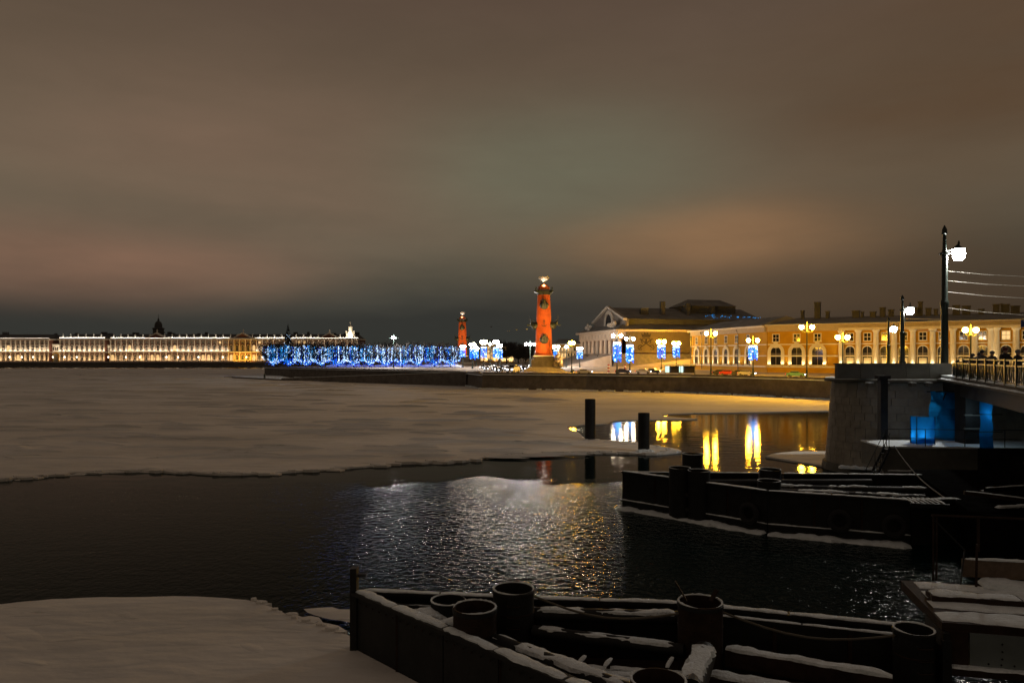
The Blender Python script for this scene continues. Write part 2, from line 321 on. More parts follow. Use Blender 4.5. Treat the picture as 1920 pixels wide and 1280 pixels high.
def scatter_plates(label, edge, n, seed, smax):
    rn = random.Random(seed); ln = [G(*p) for p in smooth_px(edge)]; b = MB()
    for _ in range(n):
        i = rn.randrange(len(ln) - 1); c_ = ln[i].lerp(ln[i + 1], rn.random()); sc = smax * rn.uniform(.25, 1) * min(1.6, .35 + c_.y / 60); d = (ln[i + 1] - ln[i]).normalized(); off = rn.gauss(0, .5) * sc
        k = rn.randint(4, 6); a0 = rn.uniform(0, 6); pts = [(c_.x + d.x * sc * 1.5 * math.cos(a0 + 6.283 * j / k) * rn.uniform(.6, 1.1) - d.y * off, c_.y + sc * .7 * math.sin(a0 + 6.283 * j / k) * rn.uniform(.6, 1.1) + d.x * off) for j in range(k)]
        b.prism(pts, -.02, rn.uniform(.03, .24))
    tag(b.build('broken_ice', M_ice), label, 'ice', kind='stuff')
scatter_plates('broken plates of snowy ice along the margin of the wide ice sheet', [(0, 902), (200, 884), (330, 884), (430, 892), (600, 883), (800, 867), (850, 869), (950, 853), (1060, 849), (1160, 850), (1284, 849), (1220, 836), (1096, 826)], 260, 5, .55)
scatter_plates('broken slushy plates along the margin of the near left ice', [(470, 1132), (520, 1150), (560, 1168), (600, 1182), (640, 1193)], 40, 6, .35)
b = MB(); rn_ = random.Random(9)
for _ in range(420):                        # low wind-packed drifts
    near = rn_.random() < .12; p = G(rn_.uniform(-20, 640), rn_.uniform(1150, 1275)) if near else G(rn_.uniform(-40, 1040), 700 + 165 * rn_.random() ** 1.6)
    if not near and p.y < 64: continue
    if not near and p.x > -130 and p.y > 205 and p.x > -115 + (320 - p.y): continue
    l_ = rn_.uniform(.6, 1.6) * (1 if near else 1 + p.y / 40); w_ = l_ * rn_.uniform(.14, .3) * (2.2 if near else 1); h_ = rn_.uniform(.05, .16) * (.22 if near else 1 + p.y / 120); a0 = rn_.gauss(-.12, .25); vs = []
    for j in range(9):
        for q, hz in ((1, 0), (.55, .75), (0, 1), (-.3, .7), (-.5, 0)):
            e = abs(math.sin(math.pi * j / 8)) ** .7 + .001; x, y = l_ * (j / 4 - 1), w_ * q * e * rn_.uniform(.8, 1.2); vs.append((p.x + x * math.cos(a0) - y * math.sin(a0), p.y + x * math.sin(a0) + y * math.cos(a0), .13 + h_ * hz * e))
    b.add(vs, [(j * 5 + k, j * 5 + k + 1, j * 5 + k + 6, j * 5 + k + 5) for j in range(8) for k in range(4)])
tag(b.build('snow_drifts', M_ice, smooth=True), 'low wind-packed snow drifts scattered over the river ice', 'snow', kind='stuff')
Zg = 3.9                                                    # ground level of the island
wall_pts = [(-107, 320), (-16, 229), (-7.9, 198), (19, 189), (43, 176), (55, 162.5), (64.6, 147.5), (74, 128), (120, 100)]
land = wall_pts + [(500, 60), (900, 500), (900, 900), (-20, 700), (-70, 480), (-112, 360)]
struct(MB().prism(land, -1, Zg).build('island_ground', M_land))
struct(MB().prism([(-1200, 594), (-90, 594), (-20, 702), (900, 902), (900, 2500), (-1200, 2500)], -1, 3.0).build('far_bank_ground', M_land))

def quay(name, label, pts, z_ledge, z_par, thick=0.8):
    q = thing(name, label, 'embankment wall', (pts[0][0], pts[0][1], 0)); o = Vector((pts[0][0], pts[0][1], 0))
    for i in range(len(pts) - 1):
        a, b = Vector((*pts[i], 0)) - o, Vector((*pts[i + 1], 0)) - o; d = (b - a).normalized(); nn = Vector((d.y, -d.x, 0))
        if nn.y > 0: nn = -nn
        ln = (b - a).length; k = max(1, round(ln / 4.5))
        MB().add([a + nn * 0.25 + Vector((0, 0, -1)), b + nn * 0.25 + Vector((0, 0, -1)), b - nn * 1.0 + Vector((0, 0, -1)), a - nn * 1.0 + Vector((0, 0, -1)),
                  a + Vector((0, 0, z_ledge)), b + Vector((0, 0, z_ledge)), b - nn * 1.0 + Vector((0, 0, z_ledge)), a - nn * 1.0 + Vector((0, 0, z_ledge))],
                 [(0, 1, 5, 4), (4, 5, 6, 7), (0, 4, 7, 3), (1, 2, 6, 5), (2, 3, 7, 6)]).build('wall_face', M_gran, q)
        s_ = MB(); s_.bar(a + nn * 0.30 + Vector((0, 0, z_ledge + 0.06)), b + nn * 0.30 + Vector((0, 0, z_ledge + 0.06)), 0.75, 0.16); s_.build('ledge_snow', M_snow, q)
        for j in range(k):                                  # parapet stones
            p0, p1 = a.lerp(b, j / k), a.lerp(b, (j + 1) / k); p1 = p1 - d * 0.06
            MB().bar(p0 - nn * 0.35 + Vector((0, 0, (z_ledge + z_par) / 2)), p1 - nn * 0.35 + Vector((0, 0, (z_ledge + z_par) / 2)), 0.5, z_par - z_ledge).build('parapet_stone', M_gran, q)
        s_ = MB(); m_ = 24
        for j in range(m_):                                 # broken snow and ice foot at the wall
            p0, p1 = a.lerp(b, j / m_), a.lerp(b, (j + 0.95) / m_)
            if random.random() < 0.8: s_.bar(p0 + nn * 0.5 + Vector((0, 0, 0.2)), p1 + nn * 0.5 + Vector((0, 0, 0.2)), random.uniform(0.5, 1.3), random.uniform(0.3, 0.6))
        s_.build('foot_snow', M_snow, q)
    return q
quay('quay_wall', 'long dark granite embankment wall with snowy ledge below the yellow warehouse', wall_pts[2:], 4.0, 4.62)
quay('promenade_wall', 'low dark granite wall below the blue lit trees', [wall_pts[0], wall_pts[1], wall_pts[2]], 3.75, 4.3)
# sloping ramp down to the ice in front of the promenade wall
rt = thing('boat_ramp', 'stone ramp sloping down to the ice below the blue lit trees', 'ramp', (-83, 266, 0)); oo = Vector((-83, 266, 0))
A0, A1 = Vector((-83, 266, 0)) - oo, Vector((-13.5, 217, 0)) - oo; dn = (A1 - A0).normalized(); nn = Vector((-dn.y, dn.x, 0))
MB().add([A0, A1, A1 + nn * 7, A0 + nn * 7, A0 + Vector((0, 0, 0.55)), A1 + Vector((0, 0, 3.9)), A1 + nn * 7 + Vector((0, 0, 3.9)), A0 + nn * 7 + Vector((0, 0, 0.55))],
         [(0, 1, 5, 4), (4, 5, 6, 7), (1, 2, 6, 5), (2, 3, 7, 6), (0, 4, 7, 3)]).build('ramp_body', M_gran, rt)
for w_ in (0.3, 6.6):
    b = MB(); b.bar(A0 + nn * w_ + Vector((0, 0, 0.75)), A1 + nn * w_ + Vector((0, 0, 4.1)), 0.5, 0.36); pk = b.build('ramp_kerb', M_gran, rt)
    b = MB(); b.bar(A0 + nn * w_ + Vector((0, 0, 0.98)), A1 + nn * w_ + Vector((0, 0, 4.33)), 0.46, 0.1); b.build('kerb_snow', M_snow, pk)
lp = MB().prism([(-118, 303), (-104, 288), (-83.2, 266), (-79, 273), (-100, 318), (-108, 320)], -0.5, 0.55).build('landing', M_gran, rt); lp.location = -oo
lp = MB().prism([(-116, 303), (-104, 289.5), (-84, 268), (-80.5, 273), (-100, 316), (-107, 318)], 0.55, 0.68).build('landing_snow', M_snow, rt); lp.location = -oo
b = MB(); b.tube([(-93, 278, 0.5), (-93, 278, 2.2)], 0.35, 10); tag(b.build('mooring_post', M_iron), 'short dark post on the landing at the foot of the ramp', 'bollard')

# ---------------------------------------------------------------- facade pieces
def arch_pts(w, h, n=10):                  # outline left foot -> arch -> right foot, origin at bottom centre
    r = w / 2; pts = [(-r, 0)]
    for i in range(n + 1):
        t = math.pi - math.pi * i / n; pts.append((r * math.cos(t), h - r + r * math.sin(t)))
    return pts + [(r, 0)]
def rect_pts(w, h): return [(-w / 2, 0), (-w / 2, h), (w / 2, h), (w / 2, 0)]
_wc = {}
def window(parent, loc, w, h, arched=False, band=0.3, depth=0.22, lit=False, frame_m=None, sill=True, key=False):
    k = (w, h, arched, band, depth, (frame_m or M_white).name)
    if k not in _wc:
        f = arch_pts if arched else rect_pts
        inner, outer = f(w, h), f(w + 2 * band, h + band)
        a = MB().ring(inner, outer, -depth, 0.02)
        if sill: a.box(0, -depth / 2 - 0.06, -0.12, w + 2.6 * band, depth + 0.12, 0.24)
        if key: a.box(0, -depth - 0.05, h + band * 0.55, band * 1.3, 0.25, band * 1.8)
        fm = a.mesh('window'); fm.materials.append(frame_m or M_white)
        pn = MB().yprism(inner, -0.05, 0.0).mesh('pane'); pn2 = pn.copy(); pn.materials.append(M_glass); pn2.materials.append(M_lit)
        u = MB(); u.box(0, -0.09, h / 2, 0.12, 0.06, h); u.box(0, -0.09, h * (0.62 if arched else 0.5), w, 0.06, 0.12)
        um = u.mesh('mullion'); um.materials.append(M_white if not arched else M_stone)
        _wc[k] = (fm, pn, pn2, um)
    fm, pn, pn2, um = _wc[k]
    o = place('window', fm, parent, loc); place('pane', pn2 if lit else pn, o)
    if w > 1.3: place('mullion', um, o)
    return o
def facade_root(name, label, cat, A, B, z):
    d = Vector((B[0] - A[0], B[1] - A[1])); return thing(name, label, cat, (A[0], A[1], z), math.atan2(d.y, d.x)), d.length
def gable_roof(parent, x0, x1, y0, y1, z, h, m, over=0.6, name='roof'):
    ym = (y0 + y1) / 2; x0 -= over; x1 += over; y0 -= over; y1 += over
    return MB().add([(x0, y0, z), (x1, y0, z), (x1, y1, z), (x0, y1, z), (x0 + 3, ym, z + h), (x1 - 3, ym, z + h)],
                    [(0, 1, 5, 4), (2, 3, 4, 5), (1, 2, 5), (3, 0, 4), (3, 2, 1, 0)]).build(name, m, parent)
def column_mesh(r, h, n=14):
    return MB().lathe([(r * 1.35, 0), (r * 1.35, h * .02), (r * 1.1, h * .035), (r, h * .05), (r * 1.0, h * .35), (r * .86, h * .93), (r * 1.0, h * .945), (r * 1.05, h * .95), (r * 1.3, h * .975), (r * 1.3, h)], n).mesh('column', True)
def statue_mesh(h, seed=0):
    rn = random.Random(seed); b = MB()
    b.lathe([(h * .16, 0), (h * .16, h * .08), (h * .12, h * .09), (h * .17, h * .12), (h * .14, h * .35), (h * .11, h * .55), (h * .16, h * .72), (h * .13, h * .80), (h * .05, h * .84), (h * .075, h * .90), (h * .06, h * .97), (0.01, h)], 8)
    sd = rn.choice((-1, 1)); b.tube([(sd * h * .13, 0, h * .76), (sd * h * .26, -h * .05, h * .66), (sd * h * .30, -h * .1, h * (.85 if rn.random() < .5 else .5))], [h * .045, h * .04, h * .03], 6)
    m = b.mesh('statue', True); m.materials.append(M_white); return m
ST = [statue_mesh(3.2, s) for s in range(4)]

def floodbar(label, A, B, z, watts_m, col, tilt=(0, 0.35, 1), h=0.35):
    d = Vector((B[0] - A[0], B[1] - A[1])); ln = d.length
    t = thing('floodlight_bar', label, 'floodlight', (A[0], A[1], z), math.atan2(d.y, d.x), 'strip floodlights washing the facades')
    MB().box(ln / 2, 0.05, -0.12, ln, 0.3, 0.2).build('housing', M_iron, t)
    n = max(1, round(ln / 45))
    for i in range(n):
        c_ = Vector((ln * (i + .5) / n, 0, 0.06)); lamp('AREA', t, c_, watts_m * ln / n, col, (ln / n * .98, 0.25), aim=c_ + Vector(tilt))
    return t

# ---------------------------------------------------------------- far palaces across the river (about 640 m away)
def palace(name, label, px0, px1, Y, y_base, y_floor, y_eave, y_top, bays, wall_m, depth=30, arched_up=True, pediment=None, statues=0, yellow=None, split=None, trim_m=None):
    trim_m = trim_m or M_white
    A, B = P(px0, y_base, Y), P(px1, y_base, Y); t, ln = facade_root(name, label, 'palace', A, B, A.z)
    u = Y / K; zf, ze, zt = (y_base - y_floor) * u, (y_base - y_eave) * u, (y_base - y_top) * u
    MB().box(ln / 2, depth / 2, ze / 2, ln, depth, ze).build('wall', wall_m, t)
    MB().box(ln / 2, depth / 2 - 0.1, zf, ln + 0.6, depth + 1.2, 0.7).build('string_course', trim_m, t)
    MB().box(ln / 2, depth / 2 - 0.3, ze + 0.3, ln + 1.4, depth + 2.2, 1.0).build('cornice', trim_m, t)
    pb = MB().box(ln / 2, 0.2, (ze + zt) / 2 + .4, ln - 0.4, 0.7, zt - ze - .8); pb.build('parapet', trim_m, t)
    gable_roof(t, 0, ln, 2, depth, ze + 0.9, 4.2, M_dark, 0)
    bw = ln / bays; hu = ze - zf
    cm = column_mesh(0.5, hu - 0.7, 8); cm.materials.append(M_cream); pm = column_mesh(0.5, zf - 0.6, 8); pm.materials.append(M_cream)
    for i in range(bays):
        x = bw * (i + .5)
        window(t, (x, 0, 0.9), 2.1, zf * .62, True, 0.36, lit=random.random() < .2, frame_m=M_cream)
        window(t, (x, 0, zf + 1.0), 2.1, hu * .46, arched_up, 0.42, lit=random.random() < .14, frame_m=M_cream)
        window(t, (x, 0, zf + 1.0 + hu * .58), 1.8, hu * .2, False, 0.3, lit=random.random() < .06, frame_m=M_cream, sill=False)
    for i in range(bays + 1):
        x = min(max(bw * i, .8), ln - .8)
        place('column', cm, t, (x, -0.45, zf + 0.36)); place('column', pm, t, (x, -0.4, 0.05))
    for pxp in (pediment or []):
        x = (pxp - px0) * u; w = 9.5
        MB().yprism([(x - w, ze + .85), (x + w, ze + .85), (x, ze + 6.0)], -0.9, 4).build('pediment', trim_m, t)
        MB().yprism([(x - w * .72, ze + 1.6), (x + w * .72, ze + 1.6), (x, ze + 5.0)], -1.0, -0.95).build('tympanum', wall_m, t)
        place('statue', ST[0], t, (x, 1.5, ze + 6.0))
    for i in range(statues):
        x = ln * (i + .5) / statues; place('statue', ST[i % 4], t, (x, 0.2, zt))
    for i in range(max(3, int(ln / 14))):
        x = random.uniform(4, ln - 4); hh = random.uniform(1.5, 3)
        MB().box(x, depth * .55, ze + 4.8 + hh / 2 - 1, random.uniform(1.5, 5), 2, hh + 1).build('chimney', M_dark, t)
    return t, ln
W = 640; WARM = (1.0, 0.74, 0.42)
palace('hermitage_palace', 'long lamplit brown palace at the far left edge of the far bank', -70, 93, W, 677.5, 660, 637, 633.5, 18, M_lampbrown, arched_up=False, statues=0)
palace('pavilion_palace', 'small columned palace with white parapet between two arched links', 111, 197, W, 677.5, 660, 636.5, 632, 9, M_lampbrown, statues=6)
palace('winter_palace_block', 'longest lit palace with pediments and roof statues behind the blue trees', 206, 672, W, 678, 660, 636.5, 632.5, 44, M_lampbrown, pediment=[293, 455, 617], statues=34)
def link(px0, px1, y_top, label):
    A, B = P(px0, 678, W + 3), P(px1, 678, W + 3); t, ln = facade_root('arched_link', label, 'building', A, B, A.z); h = (678 - y_top) * W / K
    f = arch_pts(ln * .62, h * .5)
    MB().box(ln / 2, 6, h * .78, ln, 10, h * .44).build('wall', M_white, t)
    for s in (.09, .91): MB().box(ln * s, 6, h * .28, ln * .18, 10, h * .56).build('wall', M_white, t)
    MB().ring([(x + ln / 2, z) for x, z in f], [(x * 1.25 + ln / 2, z * 1.08) for x, z in f], 0.7, 1.05).build('arch', M_ochre, t)
    for i in range(3): window(t, (ln * (.25 + .25 * i), 1.0, h * .66), 1.1, h * .2, False, 0.25)
    MB().box(ln / 2, 0.7, h + .2, ln + .3, 1.2, .5).build('cornice', M_white, t)
link(95, 111, 646, 'low yellow lit arched link left of the small columned palace')
link(196.5, 206.5, 648, 'low yellow lit arched link right of the small columned palace')
for (p0, p1, nm) in ((-70, 94, 'lamplit brown palace'), (96, 206, 'small columned palace'), (207, 430, 'west half of the long palace'), (478, 672, 'east half of the long palace')):
    A, B = P(p0, 677, W - 2.4), P(p1, 677, W - 2.4); floodbar('dark strip floodlight along the ground before the ' + nm, A, B, 4.9, 62, (1.0, .68, .36))
    A, B = P(p0, 677, W - 1.6), P(p1, 677, W - 1.6); floodbar('dark strip floodlight on the middle ledge of the ' + nm, A, B, 12.9, 85, (1, .82, .60), tilt=(0, .5, 1))
    A, B = P(p0, 677, W - 0.85), P(p1, 677, W - 0.85); floodbar('dark strip floodlight on the cornice of the ' + nm, A, B, 24.25, 20, (1, .93, .82), tilt=(0, .8, 1))
A, B = P(432, 677, W - 5), P(476, 677, W - 5); floodbar('dark strip floodlight below the golden lit pediment of the long palace', A, B, 4.9, 260, (1, .52, .06), tilt=(0, .45, 1))
# quay wall of the far bank and the lit windows of cars cannot be told apart there; the wall itself:
fq = thing('far_quay_wall', 'dark granite quay wall below the lit palaces of the far bank', 'embankment wall', (-420, 593, 0))
MB().box(170, 0.6, 1.45, 350, 1.5, 3.3).build('wall_face', M_gran, fq); MB().box(170, 0.45, 3.25, 350, 1.9, 0.35).build('coping', M_gran, fq)
# tower and spire behind the palace, steam-grey in the dark
t = thing('church_tower', 'dark domed tower with a spire behind the long palace roof', 'tower', (*P(297, 640, 720)[:2], 3.7))
MB().lathe([(6, 0), (6, 26), (5, 27), (5, 31), (5.6, 31.5), (5.6, 32.2), (3.6, 33), (3.4, 36), (2.6, 38), (1.0, 39.2), (0.8, 41), (0.25, 42), (0.08, 46)], 12).build('tower_body', M_dark, t, smooth=True)
t = thing('statue_tower', 'white floodlit turret with statues at the east end of the long palace', 'turret', (*P(657, 640, W + 6)[:2], 3.9))
MB().box(0, 0, 12, 6, 6, 24).build('base', M_white, t); MB().lathe([(2.6, 24), (2.6, 26), (2.0, 26.4), (1.8, 30), (2.1, 30.4), (0.8, 31.6), (0.5, 32)], 10).build('drum', M_white, t, smooth=True)
place('statue', ST[1], t, (0, 0, 31.8)); place('statue', ST[2], t, (-3.4, -1, 24)); place('statue', ST[3], t, (3.4, -1, 24))
lamp('POINT', t, (0.5, -5.5, 24.5), 2600, (1, .85, .6), .3)
# lamps of the far embankment road
for i, px in enumerate((18, 41, 62, 99, 121, 144, 203, 236, 262, 312, 334, 372, 418, 462, 492)):
    p = P(px, 676, 606); t = thing('far_street_lamp', 'white street lamp before the far palaces, %s from the left' % ORD[i], 'street lamp', (p.x, 606, 3.7), 0, 'street lamps on the far embankment')
    MB().lathe([(.3, 0), (.2, .6), (.09, 1), (.07, 4.0)], 6).build('post', M_iron, t); MB().sphere((0, 0, 4.35), 0.42, 8, 5).build('globe', E_far, t)

# ---------------------------------------------------------------- rostral columns
def prow_mesh(hn=3.1):
    pts = [(0, .3, 0), (0, -.9, -.3), (0, -1.7, -.05), (0, -2.3, min(1.0, hn)), (0, -2.55, hn)]; b = MB(); vs = []; fs = []; n = 10
    rad = [(1.6, 1.5), (1.5, 1.45), (1.1, 1.15), (.55, .7), (.08, .15)]
    for (x, y, z), (rx, rz) in zip(pts, rad):
        for k in range(n):
            a = 2 * math.pi * k / n; vs.append((rx * math.cos(a), y, z + rz * math.sin(a) * (1 if math.sin(a) < 0 else .8)))
    for i in range(len(pts) - 1):
        for k in range(n): fs.append((i * n + k, i * n + (k + 1) % n, (i + 1) * n + (k + 1) % n, (i + 1) * n + k))
    b.add(vs, fs + [tuple(range(n)), tuple((len(pts) - 1) * n + k for k in range(n))])
    b.bar((-1.3, -.5, 1.0), (-.3, -2.6, 1.7), .16); b.bar((1.3, -.5, 1.0), (.3, -2.6, 1.7), .16); b.bar((0, -2.2, -.1), (0, -3.4, -.3), .4)
    m = b.mesh('ship_prow', True); m.materials.append(M_verd); return m
PROW = prow_mesh(); PROWF = prow_mesh(1.3)
def rostral(label, px, Y, fig):
    t = thing('rostral_column', label, 'column', ((px - 960) * Y / K, Y, Zg))
    for i, (w, h) in enumerate(((13.5, .45), (12, .45), (10.6, .45))): MB().box(0, 0, .45 * i + .225, w, w, h).build('step', M_stone, t)
    MB().box(0, 0, 2.6, 8.6, 8.6, 2.5).build('plinth', M_gran, t)
    MB().box(0, 0, 4.4, 6.6, 6.6, 1.1).build('pedestal', M_gran, t); MB().box(0, 0, 5.1, 7.2, 7.2, .3).build('pedestal_snow', M_snow, t)
    MB().lathe([(3.25, 5.25), (3.25, 5.6), (2.85, 5.9), (2.78, 8), (2.68, 13), (2.5, 18), (2.25, 23.5), (2.12, 25.7)], 28).build('shaft', M_terra, t, smooth=True)
    MB().lathe([(2.2, 25.7), (2.35, 25.9), (2.3, 26.1), (2.9, 26.6), (3.35, 26.75), (3.35, 27.1), (2.2, 27.15)], 24).build('capital', M_verd, t, smooth=True)
    for k in range(4):
        a = R(45 + 90 * k); MB().tube([(2.6 * math.cos(a), 2.6 * math.sin(a), 26.5), (3.5 * math.cos(a), 3.5 * math.sin(a), 26.7), (3.9 * math.cos(a), 3.9 * math.sin(a), 28.3)], [.55, .5, .12], 6).build('acroterion', M_verd, t, smooth=True)
    MB().lathe([(1.95, 27.15), (1.95, 28.2), (2.1, 28.4), (1.4, 28.75), (1.2, 29.2)], 20).build('drum', M_terra, t, smooth=True)
    MB().lathe([(2.25, 27.12), (2.3, 27.35), (2.0, 27.4)], 16).build('gallery_snow', M_snow, t)
    for k in range(3):
        a = R(90 + 120 * k); MB().tube([(.95 * math.cos(a), .95 * math.sin(a), 29.0), (.55 * math.cos(a), .55 * math.sin(a), 30.0), (.85 * math.cos(a), .85 * math.sin(a), 30.8)], .12, 6).build('tripod_leg', M_verd, t)
    MB().lathe([(.15, 30.2), (.6, 30.4), (1.3, 30.85), (1.75, 31.35), (1.8, 31.75), (1.55, 31.7), (.8, 31.2)], 18).build('fire_bowl', M_white, t, smooth=True)
    for z, dirs in ((22.4, (0,)), (15.7, (90, -90)), (10.8, (0,))):
        r0 = 2.45 - (z - 11) * .03
        for a in dirs: place('ship_prow', PROW if a else PROWF, t, (r0 * math.sin(R(a)), -r0 * math.cos(R(a)), z), R(a))
    b = MB(); b.bar((0, -2.62, 15.0), (0, -2.62, 17.2), .22, .15); b.bar((-.5, -2.62, 16.7), (.5, -2.62, 16.7), .16)
    b.tube([(-.8, -2.55, 15.6), (-.5, -2.62, 15.15), (0, -2.66, 14.95), (.5, -2.62, 15.15), (.8, -2.55, 15.6)], .11, 6); b.build('anchor', M_verd, t)
    lamp('POINT', t, (0, -1.6, 29.0), 240, (1, .93, .82), .1)
    for sx_ in (-1, 1):
        f = thing('column_floodlight', 'small floodlight at the %s front corner of the %s red column' % ('left' if sx_ < 0 else 'right', 'near' if fig else 'distant'), 'floodlight', (t.location.x + 9 * sx_, Y - 11, Zg), 0, 'floodlights of the red columns')
        MB().box(0, 0, .35, .7, .5, .5).build('housing', M_iron, f); MB().box(0, 0, .08, .2, .2, .16).build('bracket', M_iron, f)
        lamp('SPOT', f, (0, 0, .75), 15000, (1, .50, .16), .3, aim=(-8.5 * sx_, 10, 15), spot=64, blend=.7)
        lamp('SPOT', f, (0, .1, .75), 9000, (1, .56, .2), .3, aim=(-8.8 * sx_, 10, 27), spot=30, blend=.8)
    if fig:
        s = thing('seated_statue', 'pale stone statue seated on a block at the foot of the near red column', 'statue', (t.location.x + 4.6, Y - 5.5, Zg + 1.35), R(-20))
        MB().box(0, .3, .9, 2.6, 2.6, 1.8).build('block', M_stone, s)
        b = MB(); b.tube([(0, 0, 1.8), (0, .15, 2.9), (0, .1, 3.9), (0, .0, 4.5)], [.75, .7, .85, .35], 10); b.sphere((0, -.08, 5.0), .42, 10, 7, 1.15)
        for q in (-1, 1):
            b.tube([(.35 * q, 0, 2.0), (.5 * q, -1.35, 2.1), (.45 * q, -1.5, .2), (.45 * q, -2.0, .1)], [.5, .42, .3, .2], 8)
            b.tube([(.75 * q, .1, 4.0), (1.05 * q, -.2, 3.0), (.7 * q, -1.0, 2.5)], [.3, .26, .2], 8)
        b.tube([(.9, -.2, 3.2), (1.2, -.7, 2.2), (1.3, -1.6, .1)], [.4, .5, .6], 8); b.build('figure', M_stone, s, smooth=True)
    return t
rostral('tall terracotta red column with ship prows rising nearest above the quay', 1019.5, 251, True)
rostral('distant smaller terracotta red column with ship prows beside the blue trees', 867, 453, False)

# ---------------------------------------------------------------- exchange building (temple with netting) on the island
Q = 1.2
bo = Vector((42.3 * Q, 310 * Q)); ba = math.atan2(.2125, .977); zb = lambda z: (HC + (z - HC) * Q) - Zg
bt = thing('exchange_temple', 'huge white columned temple with snowy roof behind the blue garlanded lamps', 'building', (bo.x, bo.y, Zg), ba)
x0, x1, y0, y1 = -6 * Q, 62 * Q, -22 * Q, 28 * Q
MB().prism([(x0 - 4, y0 - 4), (x1, y0 - 4), (x1, y1 + 4), (x0 - 4, y1 + 4)], 0, zb(9.8), [(x0 - .6, y0 - .6), (x1, y0 - .6), (x1, y1 + .6), (x0 - .6, y1 + .6)]).build('podium', M_gran, bt)
MB().box((x0 + x1) / 2 + 2.5, (y0 + y1) / 2, (zb(9.8) + zb(19)) / 2, x1 - x0 - 8, y1 - y0 - 8, zb(19) - zb(9.8)).build('cella_wall', M_lampbrown, bt)
MB().box((x0 + x1) / 2, (y0 + y1) / 2, (zb(15.6) + zb(18.6)) / 2, x1 - x0, y1 - y0, zb(18.6) - zb(15.6)).build('entablature', M_cream, bt)
MB().box((x0 + x1) / 2, (y0 + y1) / 2, zb(18.9), x1 - x0 + 3, y1 - y0 + 3, zb(19.4) - zb(18.6)).build('cornice', M_cream, bt)
cm = column_mesh(1.05, zb(15.6) - zb(9.8)); cm.materials.append(M_cream)
for i in range(10): place('column', cm, bt, (x0 + 1.3, y0 + 1.3 + (y1 - y0 - 2.6) * i / 9, zb(9.8)))
MB().box(x0 + 3.4, (y0 + y1) / 2, zb(12.7), .2, y1 - y0 - 7, zb(15.5) - zb(10)).build('porch_wall', M_lampbrown, bt)
for i in range(12):
    b = MB().box(x0 - .05, y0 + 2 + (y1 - y0 - 4) * i / 11, zb(16.9), .3, .8, 1.6); b.build('triglyph', M_stone, bt)
ze = zb(19.4)
# low outer roof, clerestory, upper gable roof
gx0, gx1, gy = -1.5, x1 - 4, 20.5 * Q
MB().add([(x0 - 1.4, y0 - 1.4, ze), (x1 + 1, y0 - 1.4, ze), (x1 + 1, y1 + 1.4, ze), (x0 - 1.4, y1 + 1.4, ze), (gx0 + .2, -gy + 6, zb(22)), (gx1, -gy + 6, zb(22)), (gx1, gy, zb(22)), (gx0 + .2, gy, zb(22))],
         [(0, 1, 5, 4), (1, 2, 6, 5), (2, 3, 7, 6), (3, 0, 4, 7)]).build('lower_roof', M_roof, bt)
MB().box((gx0 + gx1) / 2, 0, (zb(20) + zb(23.6)) / 2, gx1 - gx0, 2 * gy - 8, zb(23.6) - zb(20)).build('clerestory_wall', M_dark, bt)
gz, gp = zb(23.6), zb(29.2)
MB().add([(gx0 - .4, -gy + 2, gz), (gx1, -gy + 2, gz), (gx1, gy - 2, gz), (gx0 - .4, gy - 2, gz), (gx0 - .4, 0, gp), (gx1, 0, gp)], [(0, 1, 5, 4), (2, 3, 4, 5), (1, 2, 5), (0, 3, 2, 1)]).build('upper_roof', M_roof, bt)
gm = MB().add([(gx0 - .6, -gy + 1.5, zb(20)), (gx0 - .6, gy - 1.5, zb(20)), (gx0 - .6, gy - 1.5, gz), (gx0 - .6, 0, gp - .3), (gx0 - .6, -gy + 1.5, gz)] + [(gx0 + 1, -gy + 1.5, zb(20)), (gx0 + 1, gy - 1.5, zb(20)), (gx0 + 1, gy - 1.5, gz), (gx0 + 1, 0, gp - .3), (gx0 + 1, -gy + 1.5, gz)],
              [(0, 1, 2, 3, 4), (9, 8, 7, 6, 5)] + [(i, i + 5, (i + 1) % 5 + 5, (i + 1) % 5) for i in range(5)]).build('gable_wall', M_gran, bt)
for s in (-1, 1): MB().bar((gx0 - 1.0, s * (gy - 1.0), gz - .2), (gx0 - 1.0, 0, gp + .25), 1.8, 1.1).build('raking_cornice', M_stone, bt)
ap = [(y, z + zb(21)) for y, z in arch_pts(9, 6.5)]; ap2 = [(y, z + zb(21)) for y, z in arch_pts(13, 8.6)]
aw = MB().ring([(y, z) for y, z in ap], ap2, -.25, .25).build('arch_band', M_stone, bt, (gx0 - .8, 0, 0), rz=R(-90))
MB().yprism([(y, z) for y, z in arch_pts(9, 6.5)], -.08, .1).build('arch_window', M_glass, bt, (gx0 - .75, 0, zb(21)), rz=R(-90))
for (cx, cy, s) in ((x0 + 1, y0 + 10, 1), (x0 + 1, y1 - 12, .8)):     # sculpture groups on the attic corners
    b = MB()
    for k in range(5): b.sphere((random.uniform(-1, 1), random.uniform(-3, 3), random.uniform(1, 3.2)), random.uniform(.8, 1.3), 7, 5)
    b.tube([(0, 0, 2), (.2, .3, 4), (.3, .8, 5.2)], [.9, .6, .3], 7); b.build('sculpture_group', M_stone, bt, (cx, cy, ze), smooth=True)
for (xx, w_, h_) in ((22, 2.2, 5.2), (36, 2.0, 4.4), (50, 1.8, 3.2), (12, 4, 1.8)):
    MB().box(xx * Q * .8, -gy + 12, gz + 3 + h_ / 2, w_, 2, h_ + 2).build('chimney', M_dark, bt)
